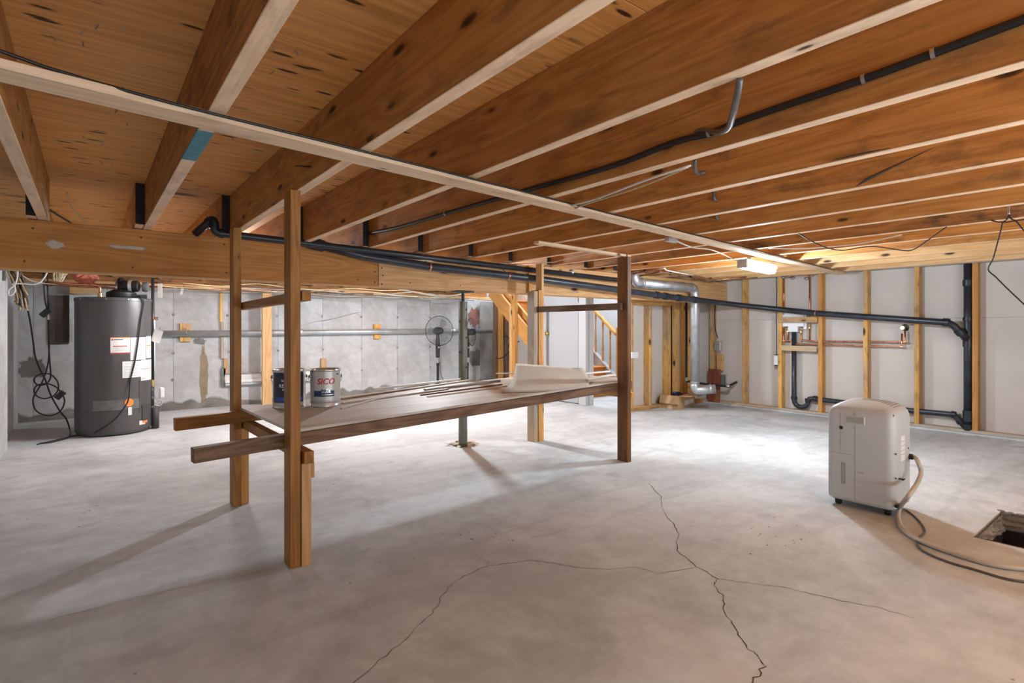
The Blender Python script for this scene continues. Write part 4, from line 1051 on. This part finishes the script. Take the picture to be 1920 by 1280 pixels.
for dx, m in ((-.10, COPPER), (.02, COPPER)):
    q = hc+V((dx, -.14 if dx < 0 else .16, HH)); tube('water_pipe', pipe_path([q, q+V((0, 0, .10)), q+V((-.35 if dx < 0 else -.5, .02, .11))], .03), .010, m, t, 10); collar('nut', q+V((0, 0, .02)), (0, 0, 1), .017, .03, BRASS, t)
# blower cord looping down the tank
cc = [(247, 552), (262, 556), (267, 568), (262, 600), (257, 640), (251, 680), (243, 715), (238, 745), (232, 762), (215, 785), (190, 803), (165, 813)]
P_ = []
for x, y in cc:
    a = A(x); q = hc+V((math.cos(a), math.sin(a), 0))*(HR+.012+(.03 if y > 740 else 0)); q.z = max(H(y, .22), .008); P_.append(q)
P_[0] = bc+V((.10, -.09, .02)); P_[-1] = at(165, 815.5, Z=.006)
P_ += [at(x, y, Z=.005) for x, y in ((137, 817), (122, 821), (100, 826), (76, 831), (70, 833))]
t = thing('power_cord', P_[0], 'black power cord draped down the front of the water heater', 'cord')
tube('cord', P_, .0055, BLACK, t, 8, 5)
# gas pipe and control
t = thing('gas_pipe', (hc.x+.3, hc.y-.05, 0), 'black gas drop pipe with valve to the right of the heater', 'gas pipe')
gY = at(286, 640, Z=.7).y; gq = at(286.5, 640, Y=5.78)
def G(px, py, Y=5.78): return at(px, py, Y=Y)
tube('pipe', [G(286.5, 522), G(286.5, 715)], .0125, ABS, t, 12)
lathe('brass_union', [(0, -.03), (.015, -.03), (.02, 0), (.015, .03), (0, .03)], G(285.5, 718), BRASS, t, 12)
tube('drip_leg', [G(285, 722), G(285, 768)], .016, BLACK, t, 12)
for y in (730, 745, 762): collar('fitting', G(285, y), (0, 0, 1), .021, .02, CORDG, t)
box('gas_control', G(289, 735).x, G(303, 735).x, 5.80, 5.87, G(289, 748).z, G(289, 728).z, GALVP, t, .004); box('white_housing', G(300, 735).x, G(308.5, 735).x, 5.79, 5.88, G(300, 746).z, G(300, 727).z, WHITEP, t, .006)
tube('flex_line', [G(289, 752), G(294, 756), G(300, 750), G(304, 754), G(299, 760), G(291, 760)], .006, GALVP, t, 8, 4)
tube('white_riser', [G(289.5, 600), G(289.5, 712)], .006, WHITEP, t, 8)
lathe('bracket_nut', [(0, -.02), (.014, -.02), (.014, .02), (0, .02)], G(291, 597), COPPER, t, 10, (1, 0, 0)); tube('lower_shield', [G(291, 764), V((G(291, 790).x, 5.78, .003))], .03, HEATD, t, 14)
def papertag(px, py, wpx, hpx, ang, label, Y):
    c = at(px, py, Y=Y); s = c.x*sT+c.y*cT; wd_, hg = wpx*s/F, hpx*s/F; t = thing('paper_tag', c, label, 'tag')
    d = V((cT, -sT, 0)); u = V((0, 0, 1)); R_ = Matrix.Rotation(ang, 3, V((-sT, -cT, 0))); d = R_ @ d; u = R_ @ u
    pl('tag', [c-d*wd_/2-u*hg/2, c+d*wd_/2-u*hg/2, c+d*wd_/2+u*hg/2, c-d*wd_/2+u*hg/2], PAPER, t, .001)
    tube('string', [c+u*hg/2, c+u*(hg/2+.03)+d*.005]+([V((c.x, c.y, SUB-.001))] if abs(ang) < .3 else []), .0015, CRACK, t, 5)
papertag(300, 545, 8.5, 27, 0, 'white paper tag hanging below the joists above the gas pipe', 5.6)
papertag(294.5, 630, 17, 24, math.radians(-18), 'tilted white instruction tag tied to the gas pipe', 5.72)
papertag(341, 546, 5, 12, math.radians(-15), 'tiny white tag on the cables along the concrete wall', 6.3)

# brown panel and stuff behind the heater
t = thing('wall_panel', at(112, 600, Y=YB), 'dark brown metal panel on the concrete wall behind the heater', 'panel')
q0, q1 = at(92, 553, Y=YB-.02), at(129, 645, Y=YB-.02)
box('panel', q0.x, q1.x, YB-.02, YB-.003, q1.z, q0.z, BROWNP, t); q2 = at(130, 552, Y=YB-.10); q3 = at(137, 640, Y=YB-.10)
box('side_channel', q2.x, q3.x, YB-.10, YB-.004, q3.z, q2.z, GALVP, t)
q0, q1 = at(131, 538, Y=YB-.09), at(184, 552, Y=YB-.09)
box('head_block', q0.x, q1.x, YB-.16, YB-.105, q1.z, q0.z+.01, STUD, t)
# hanging black cords on the left
CY = 6.0
def Q(x, y, Y=CY): return at(x, y, Y=Y)
t = thing('coiled_cord', Q(80, 720), 'black cord hanging in loops in the left corner', 'cord')
loop = [Q(x, y) for x, y in ((81.5, 511), (84, 560), (90, 590), (91, 640), (93, 675), (95, 700), (93, 712), (85, 720), (72, 722), (64, 714), (68, 705), (82, 700), (97, 703), (108, 716), (109, 730), (100, 742), (84, 747), (70, 743), (64, 732), (70, 722), (88, 719), (106, 726), (117, 740), (121, 752), (115, 768), (100, 778), (84, 778), (68, 770), (62, 755), (64, 742), (78, 718), (88, 690), (92, 660), (91, 610), (90, 560), (89, 512))]
tube('cord', loop, .0055, BLACK, t, 8, 5)
tube('cord_strand', [Q(x, y, CY-.02) for x, y in ((45, 515), (48, 560), (56, 600), (62, 640), (66, 668), (76, 695), (85, 712), (95, 740), (112, 770), (124, 785), (131, 805))]+[at(131, 815, Z=.03), at(122, 822, Z=.007), at(95, 829, Z=.005), at(74, 831, Z=.005)], .0060, BLACK, t, 8, 5)
for x, y, m in ((86, 587, BLACK), (114, 741, BLACK)):
    q = Q(x, y, CY-.03); board('plug', q-V((.03, 0, .025)), q+V((.02, 0, .03)), .045, .03, m, t)
lathe('socket', [(0, 0), (.012, 0), (.016, .03), (.010, .05), (0, .05)], Q(91, 599, CY-.03), STEEL, t, 12)
# bundle of old cables at the wall top
t = thing('cable_bundle', Q(40, 560, 5.6), 'frayed bundle of old brown cables hanging from the top of the left wall', 'cables')
rnd = random.Random(11)
for k in range(26):
    x0 = 14+rnd.uniform(0, 26); x1 = 30+rnd.uniform(0, 22); yy = rnd.uniform(545, 578); Yk = 5.62+rnd.uniform(-.08, .12)
    tube('strand', [at(x0, 505+rnd.uniform(-3, 6), Y=Yk), at((x0+x1)/2+rnd.uniform(-3, 3), 530, Y=Yk), at(x1, yy, Y=Yk-.03), at(x1+rnd.uniform(-4, 6), yy+rnd.uniform(3, 10), Y=Yk-.02)], rnd.uniform(.004, .008), rnd.choice([RAIL, YCAB, BLACK, RAIL]), t, 6, 4)
t = thing('cable_bundle', Q(109, 525, 5.7), 'small yellowed bundle of cables above the brown panel', 'cables')
for k in range(10):
    x0 = 98+rnd.uniform(0, 22); tube('strand', [at(x0, 508, Y=5.7), at(x0+rnd.uniform(-4, 4), 520, Y=5.7), at(108+rnd.uniform(-4, 4), 528+rnd.uniform(0, 5), Y=5.72), at(x0+8, 512, Y=5.74)], .006, rnd.choice([YCAB, YCAB, RAIL]), t, 6, 4)
t = thing('cable', Q(25, 540, 5.4), 'cream cable looping at the top left corner', 'cable')
tube('cable', [at(x, y, Y=5.4) for x, y in ((33, 508), (32, 522), (27, 535), (17, 543), (16, 552), (22, 553), (28, 546), (28, 538), (25, 532), (45, 532), (62, 533), (75, 529), (84, 519), (88, 511))], .0055, WCAB, t, 8, 6)
t = thing('cable', Q(60, 530, 5.9), 'pale cable crossing above the hanging black cords', 'cable')
tube('cable', [at(x, y, Y=5.9) for x, y in ((33, 511), (40, 515), (56, 525), (75, 530), (100, 532), (112, 530), (121, 519), (120, 511))], .005, WCAB, t, 8, 6)
t = thing('meter_canister', at(7, 518, Y=5.3), 'small dark canister fixed high on the left wall', 'canister')
cq = at(7.5, 526, Y=5.2); lathe('canister', [(0, 0), (.022, 0), (.022, .02), (.019, .025), (.019, .09), (.023, .095), (.023, .1), (0, .1)], cq, OLIVE, t, 14)
# insulation tuft
t = thing('insulation_tuft', at(162, 522, Y=6.2), 'crumpled orange-pink insulation tuft above the heater', 'insulation')
bm = bmesh.new(); bmesh.ops.create_icosphere(bm, subdivisions=3, radius=.07, matrix=Matrix.Translation(at(162, 520, Y=6.2)) @ Matrix.Diagonal((1.3, .6, .8, 1)))
for v in bm.verts: v.co += V([random.uniform(-.012, .012) for _ in range(3)])
obj('tuft', bm, INSUL, t)
# pipes and cables along the top of the concrete wall
t = thing('wall_top_pipe', at(250, 528, Y=6.5), 'copper pipe running along the top of the concrete wall', 'pipe')
xa, xb = at(120, 528, Y=6.5).x, at(700, 540, Y=6.5).x
tube('pipe', [(xa, 6.5, 1.31), (xb*.5, 6.5, 1.315), (xb, 6.5, 1.32)], .010, COPPER, t, 8)
for y in (6.56, 6.42, 6.3):
    for x in (1.2, 1.9): pass
rnd = random.Random(5)
for k in range(9):
    y = 5.9+rnd.uniform(0, .8); x0 = rnd.uniform(.2, 1.6); x1 = rnd.uniform(3.4, 4.5); n_ = 9; z0 = 1.30+rnd.uniform(0, .05)
    pts = [(x0+(x1-x0)*i/n_, y+rnd.uniform(-.05, .05), z0+rnd.uniform(-.045, .02)) for i in range(n_+1)]
    t = thing('wall_cable', pts[0], 'thin pale cable strung along the top of the concrete wall', 'cable', 'cables along the concrete wall top')
    tube('cable', pts, .0042, rnd.choice([WCAB, WCAB, YCAB, CORDG]), t, 6, 4)
t = thing('white_cable', at(800, 545, Y=4.6), 'white cable dipping below the beam beside the steel post', 'cable')
tube('cable', [at(x, y, Y=3.63) for x, y in ((745, 540), (765, 545), (790, 550), (820, 555), (850, 554), (876, 548), (890, 545))], .006, WCAB, t, 8, 5)

# ---------------------------------------------------------------- cables on the joists
t = thing('black_cable', (1.0, 1.6, 1.42), 'thin black cable running along the top of the strapping board', 'cable')
def SBp(x, off=0): return V((x, 1.42+(x+.475)*.1132-.036+off, 1.4265))
pts = []
for i in range(31):
    x = -.45+i*.19; near = min(abs(x-(j-.019)) for j in JX)
    p = SBp(x, .0); p.z = 1.4195+.004; pts.append(V((p.x, p.y-.012, 1.4195-.003-(.0 if near > .08 else .012))))
pts = [V((p.x, p.y-(.002 if i % 2 else 0), 1.416)) for i, p in enumerate(pts)]
pts[1] = V((pts[1].x, pts[1].y-.02, 1.44)); pts[2] = V((pts[2].x, pts[2].y+.02, 1.432))
for p in pts: p.y -= .0
tube('cable', pts, .0038, BLACK, t, 8, 3)
# heavy black cable stapled on joist side (bay of the fifth joist)
xf = JX[4]-.038
t = thing('black_cable', (xf, 2, 1.5), 'heavy black cable stapled along the side of a long joist', 'cable')
cab = [(1960, 22), (1920, 36), (1750, 100), (1620, 148), (1480, 195), (1380, 230), (1330, 250), (1260, 268), (1150, 300 if False else 351-58), (1000, 352-6), (836, 400), (740, 428), (690, 438), (624, 458)]
cab[8] = (1145, 312); cab[9] = (985, 357)
P_ = [at(x, y, X=xf-.008) for x, y in cab]
P_ = [p for p in P_ if p.y > -2.3]
tube('cable', P_, .0095, BLACK, t, 10, 5)
for i in (2, 3, 6, 10): 
    if i < len(P_): collar('staple', P_[i], P_[i]-P_[i-1], .0125, .008, STEEL, t)
t = thing('armoured_cable', at(1385, 170, Z=1.4), 'grey armoured cable drooping out of the joist bay', 'cable')
Xg = JX[4]-.06
tube('cable', [at(1387, 148, X=JX[3]-.004), at(1383, 175, X=JX[3]+.02), at(1374, 215, X=JX[3]+.1), at(1365, 240, X=JX[3]+.2), at(1345, 248, X=Xg-.02), at(1320, 244, X=Xg+.015), at(1303, 248, X=Xg+.03)], .0075, GCAB, t, 10, 5)
t = thing('armoured_cable', at(1305, 310, X=JX[5]-.05), 'short stub of armoured cable hooked under a joist', 'cable')
tube('cable', [at(1303, 299, X=JX[5]-.16), at(1303, 312, X=JX[5]-.14), at(1306, 324, X=JX[5]-.10), at(1313, 325, X=JX[5]-.06), at(1322, 323, X=JX[5]-.045)], .0075, GCAB, t, 10, 5)
for (x, y, k) in ((1339, 368, 6), (1343, 404, 7)):
    t = thing('armoured_cable', at(x, y, X=JX[k]-.05), 'tiny cable stub through a joist, %s' % ('nearer the camera' if k == 6 else 'farther from the camera'), 'cable')
    q = at(x, y, X=JX[k]-.05); tube('cable', [q+V((0, 0, .025)), q+V((.0, 0, -.01)), q+V((.02, -.005, -.02))], .008, GCAB, t, 8, 4)
# pale cables crossing the joists
for k, (pa, lab) in enumerate((([(1290, 313), (1200, 350), (1100, 382), (1075, 392)], 'pale cable sagging under the joists right of the strapping board'),
                  ([(1295, 310), (1210, 338), (1120, 372), (1072, 385)], 'second pale cable beside the sagging one under the joists'),
                  ([(1110, 474), (1050, 488), (1030, 492), (960, 495)], 'white cable under the joists near the small pipe'),
                  ([(1690, 440), (1620, 455), (1560, 462), (1500, 466), (1440, 465)], 'white cable under the far joists right of the lamp'))):
    t = thing('pale_cable', at(*pa[0], Z=1.405), lab, 'cable'); tube('cable', [at(x, y, Z=1.408-(.012 if 0 < i < len(pa)-1 else 0)) for i, (x, y) in enumerate(pa)], .0035, WCAB if k else YCAB, t, 6, 6)
# loose black wires
t = thing('loose_wire', at(1600, 465, Z=1.38), 'thin black wire sagging beneath the far joists', 'wire')
wY = .0
def wl(x, y, a=at(1497, 437, Z=1.42), b=at(1775, 425, Z=1.42)):
    # vertical plane through a and b
    d = V(((x-960)/F*cT+sT, -(x-960)/F*sT+cT, -(y-HZ)/F)); n_ = V((-(b-a).y, (b-a).x, 0)); s_ = (a-V((0, 0, CH))).dot(n_)/d.dot(n_); return V((0, 0, CH))+d*s_
tube('wire', [wl(x, y) for x, y in ((1497, 437), (1520, 451), (1550, 464), (1580, 469), (1620, 463), (1650, 463), (1690, 469), (1712, 468), (1740, 450), (1775, 425))], .003, BLACK, t, 6, 6)
t = thing('hanger_wire', at(1890, 400, Z=1.40), 'twisted wire hook with trailing black wires at the upper right', 'wire')
hY = at(1891, 410, Z=1.40).x
def hw(x, y): return at(x, y, X=hY)
tube('hook', [hw(1893, 374), hw(1892, 390), hw(1892, 402)], .0035, STEEL, t, 6, 4)
tube('wire', [hw(x, y) for x, y in ((1892, 402), (1889, 410), (1880, 418), (1877, 430), (1869, 460), (1862, 485), (1853, 505), (1868, 520), (1890, 542), (1925, 575))], .0028, BLACK, t, 6, 6)
tube('wire', [hw(x, y) for x, y in ((1892, 402), (1895, 409), (1905, 415), (1913, 424), (1925, 438))], .0028, BLACK, t, 6, 6)
tube('wire', [hw(x, y) for x, y in ((1858, 413), (1872, 416), (1890, 416), (1910, 413), (1925, 411))], .0028, BLACK, t, 6, 6)
# yellow-green wire on the plywood
t = thing('yellow_wire', at(135, 390, Z=SUB), 'faded yellow wire hanging from the plywood at upper left', 'wire')
tube('wire', [at(125, 361, Z=SUB-.004), at(133, 385, Z=SUB-.03), at(145, 402, Z=SUB-.05), at(165, 420, Z=SUB-.07)], .004, YCAB, t, 6, 5)
t = thing('black_cable', at(110, 405, Z=SUB-.02), 'short black cable on the plywood near the left end of the beam', 'cable')
tube('cable', [at(92, 393, Z=SUB-.008), at(112, 406, Z=SUB-.01), at(135, 419, Z=SUB-.012)], .005, BLACK, t, 6, 4)
def split(pts, X, rr):
    bm = bmesh.new(); bm_tube(bm, [at(x, y, X=X) for x, y in pts], rr, 6); return obj('split', bm, CRACK, ceil)
split(((1606, 349), (1625, 337), (1655, 322), (1700, 301), (1760, 272)), JX[6]-.037, [.002, .006, .005, .0035, .001])
split(((1560, 300), (1620, 287), (1670, 277)), JX[5]-.038, [.0008, .003, .0008])
WSM = fading(plain('white_smear', (.62, .55, .48), .9), 25)
p = at(104, 458, Y=3.449); blotch('paint_smear', p.x, p.z, .05, .025, WSM, bmth, y=3.4485, seed=4)
p = at(240, 464, Y=3.449); blotch('paint_smear', p.x, p.z, .11, .012, WSM, bmth, y=3.4485, seed=5)
# nails / staples in the plywood and a bent nail in the joist
bm = bmesh.new(); rnd = random.Random(3)
for k in range(170):
    x = rnd.choice(JX[:6])+rnd.uniform(.05, .3); y = rnd.uniform(-.4, 3.2); a = rnd.uniform(0, 3.14)
    M = Matrix.Translation((x, y, SUB-.004)) @ Matrix.Rotation(a, 4, 'Z') @ Matrix.Rotation(rnd.uniform(-.9, .9), 4, 'X')
    bm_box(bm, -.0012, .0012, -.0012, .0012, -.009, .009, 0, M)
tag(obj('staple_points', bm, STEEL), 'steel staple points poking through the plywood ceiling', 'staples', kind='stuff')
t = thing('bent_nail', at(568, 312, X=JX[2]-.038), 'long dark nail half driven into a joist above the front post', 'nail')
q = at(554, 311, X=JX[2]-.04); q2 = at(583, 313, X=JX[2]-.05); tube('nail', [q, q2], .0028, BLACK, t, 8)

# ---------------------------------------------------------------- dehumidifier
dx0, dx1, dy0, dy1 = 2.995, 3.245, .893, 1.195
dc = V(((dx0+dx1)/2, (dy0+dy1)/2, 0)); hx, hy = (dx1-dx0)/2, (dy1-dy0)/2
t = thing('dehumidifier', dc, 'white portable dehumidifier standing on the floor near the pit', 'dehumidifier')
def rrect(inset, z, n=8, rc=.038):
    out = []; r = max(rc-inset*.5, .012); ax_, ay_ = hx-inset-r, hy-inset-r
    for qd, (sx_, sy_) in enumerate(((1, 1), (-1, 1), (-1, -1), (1, -1))):
        for k in range(n+1):
            a = math.pi/2*(qd+k/n); out.append(V((dc.x+sx_*ax_+math.cos(a)*r, dc.y+sy_*ay_+math.sin(a)*r, z)))
    return out
prof = [(.012, .032), (.002, .04), (0, .055), (0, .44), (.0005, .462), (.003, .477), (.008, .490), (.016, .500), (.028, .508), (.045, .516), (.07, .523), (.10, .528)]
bm = bmesh.new(); rings = []
for ins, z in prof:
    ring = rrect(ins, z)
    for p in ring:
        if z > .44: p.z += (.012*(1-((p.y-dc.y)/hy)**2)+.006*(p.x-dc.x)/hx)*(z-.44)/.08
    rings.append([bm.verts.new(p) for p in ring])
for A_, B_ in zip(rings, rings[1:]):
    k = len(A_)
    for i in range(k): bm.faces.new((A_[i], A_[(i+1) % k], B_[(i+1) % k], B_[i]))
bm.faces.new(rings[0][::-1]); bm.faces.new(rings[-1])
body = obj('body', bm, DEHU, t, None, True)
GAP = plain('dehumidifier_seam', (.30, .30, .29), .6)
def dface(name, y0, y1, z0, z1, mat, off=.001, bev=0, thk=.002):
    return box(name, dx0-off, dx0-off+thk, y0, y1, z0, z1, mat, t, bev)
def dpx(px, py): return at(px, py, X=dx0)
sy_ = dpx(1603, 850).y
dface('seam', sy_-.0008, sy_+.0008, .05, .487, GAP); z1 = dpx(1570, 848).z
dface('seam', sy_, dy1-.02, z1-.0007, z1+.0007, GAP)
q0, q1 = dpx(1570.5, 775), dpx(1576, 845); dface('seam', q1.y-.0006, q1.y+.0006, dpx(1576, 845).z, dpx(1576, 773).z, GAP)
lathe('latch', [(0, .003), (.008, .003), (.009, 0)], (dx0, dpx(1577, 801).y, dpx(1577, 801).z), BLACK, t, 10, (-1, 0, 0))
q0, q1 = dpx(1587, 777), dpx(1623, 799); cy_, cz_ = (q0.y+q1.y)/2, (q0.z+q1.z)/2
dface('grip_rim', q1.y, q0.y, q1.z, q0.z, DEHU, .004, .006, .014); q0, q1 = dpx(1590, 780), dpx(1620, 795); dface('grip_recess', q1.y, q0.y, q1.z, q0.z, DEHUG, .0046, 0, .002)
q0, q1 = dpx(1577.5, 866), dpx(1585, 907); dface('level_window', q1.y, q0.y, q1.z, q0.z, GAP, .0012); dface('level_slot', q1.y+.003, q0.y-.003, q1.z+.004, q0.z-.004, DEHUG, .0018)
q = dpx(1613, 886); dface('badge', q.y-.012, q.y+.012, q.z-.002, q.z+.002, GREYP)
# rear face (towards -Y) details
def rface(name, x0, x1, z0, z1, mat, off=.001): return box(name, x0, x1, dy0-off, dy0-off+.002, z0, z1, mat, t, 0)
def rpx(px, py): return at(px, py, Y=dy0)
q0, q1 = rpx(1689, 818), rpx(1696, 862); rface('rating_label', q0.x, q1.x, q1.z, q0.z, PAPER)
for y in (828, 836, 845, 852): rface('print_line', q0.x+.004, q1.x-.004, rpx(1690, y).z-.001, rpx(1690, y).z+.001, GREYP, .0018)
for x, y in ((1675, 779), (1680, 851), (1703, 840), (1680, 897)): lathe('screw', [(0, .002), (.004, .002), (.005, 0)], rpx(x, y), BLACK, t, 8, (0, -1, 0))
q = rpx(1685, 897); tube('cord_cleat', [q, q+V((0, -.02, 0))], .004, BLACK, t, 6); tube('cord_cleat', [q+V((-.014, -.02, .0)), q+V((.014, -.02, 0))], .0035, BLACK, t, 6)
# top grille
from mathutils.bvhtree import BVHTree
bvh = BVHTree.FromPolygons([v.co.copy() for v in body.data.vertices], [tuple(p.vertices) for p in body.data.polygons])
bm = bmesh.new()
for i in range(5):
    for j in range(12):
        x = dc.x-.02+.025*i; y = dc.y-.118+.0125*j
        h1 = bvh.ray_cast(V((x-.0095, y, 1)), V((0, 0, -1)))[0]; h2 = bvh.ray_cast(V((x+.0095, y, 1)), V((0, 0, -1)))[0]
        if h1 is None or h2 is None: continue
        q = [bm.verts.new(h+V((0, s_*.0026, .0008))) for h, s_ in ((h1, -1), (h2, -1), (h2, 1), (h1, 1))]; bm.faces.new(q)
tag(obj('vent_slots', bm, DEHUS, t), 'rows of dark vent slots')
for x in (dx0+.04, dx1-.04):
    for y in (dy0+.04, dy1-.045):
        lathe('caster', [(0, -.012), (.013, -.012), (.0155, -.008), (.0155, .008), (.013, .012), (0, .012)], (x, y, .0156), BLACK, t, 14, (0, 1, 0))
        box('caster_fork', x-.012, x+.012, y-.015, y+.015, .024, .036, BLACK, t, 0)
# hose and cord
q = rpx(1709, 857)
t = thing('drain_hose', q, 'cream vinyl drain hose from the dehumidifier trailing over the floor', 'hose')
hp = [V((3.205, dy0+.0, .265)), V((3.215, dy0-.02, .262)), at(1722, 868, Y=.84), at(1727, 885, Y=.83), at(1720, 905, Y=.82), at(1703, 930, Y=.80)]
hp += [at(1688, 950, Z=.04), at(1684, 968, Z=.014), at(1692, 990, Z=.012), at(1715, 1008, Z=.011), at(1760, 1027, Z=.011), at(1830, 1050, Z=.011), at(1880, 1061, Z=.011), at(1930, 1066, Z=.011), at(2000, 1068, Z=.011)]
tube('hose', hp, .010, HOSE, t, 12, 6)
lathe('hose_nipple', [(0, 0), (.014, 0), (.014, .014), (0, .014)], (3.205, dy0, .265), BLACK, t, 12, (0, -1, 0))
t = thing('power_cord', at(1690, 955, Z=.01), 'dark grey dehumidifier power cord curling along the floor', 'cord')
cp_ = [rpx(1679, 948), at(1684, 953, Z=.03), at(1700, 957, Z=.006), at(1722, 975, Z=.005), at(1734, 995, Z=.005), at(1724, 1007, Z=.005), at(1719, 1018, Z=.005), at(1732, 1033, Z=.005), at(1775, 1052, Z=.005), at(1830, 1068, Z=.005), at(1880, 1083, Z=.005), at(1925, 1091, Z=.005), at(2000, 1098, Z=.005)]
cp_[0] = V((cp_[0].x, dy0, .06))
tube('cord', cp_, .0045, CORDG, t, 8, 6)
lathe('cord_plug', [(0, 0), (.008, 0), (.008, .012), (0, .012)], V((cp_[0].x, dy0-.0, .06)), BLACK, t, 10, (0, -1, 0))
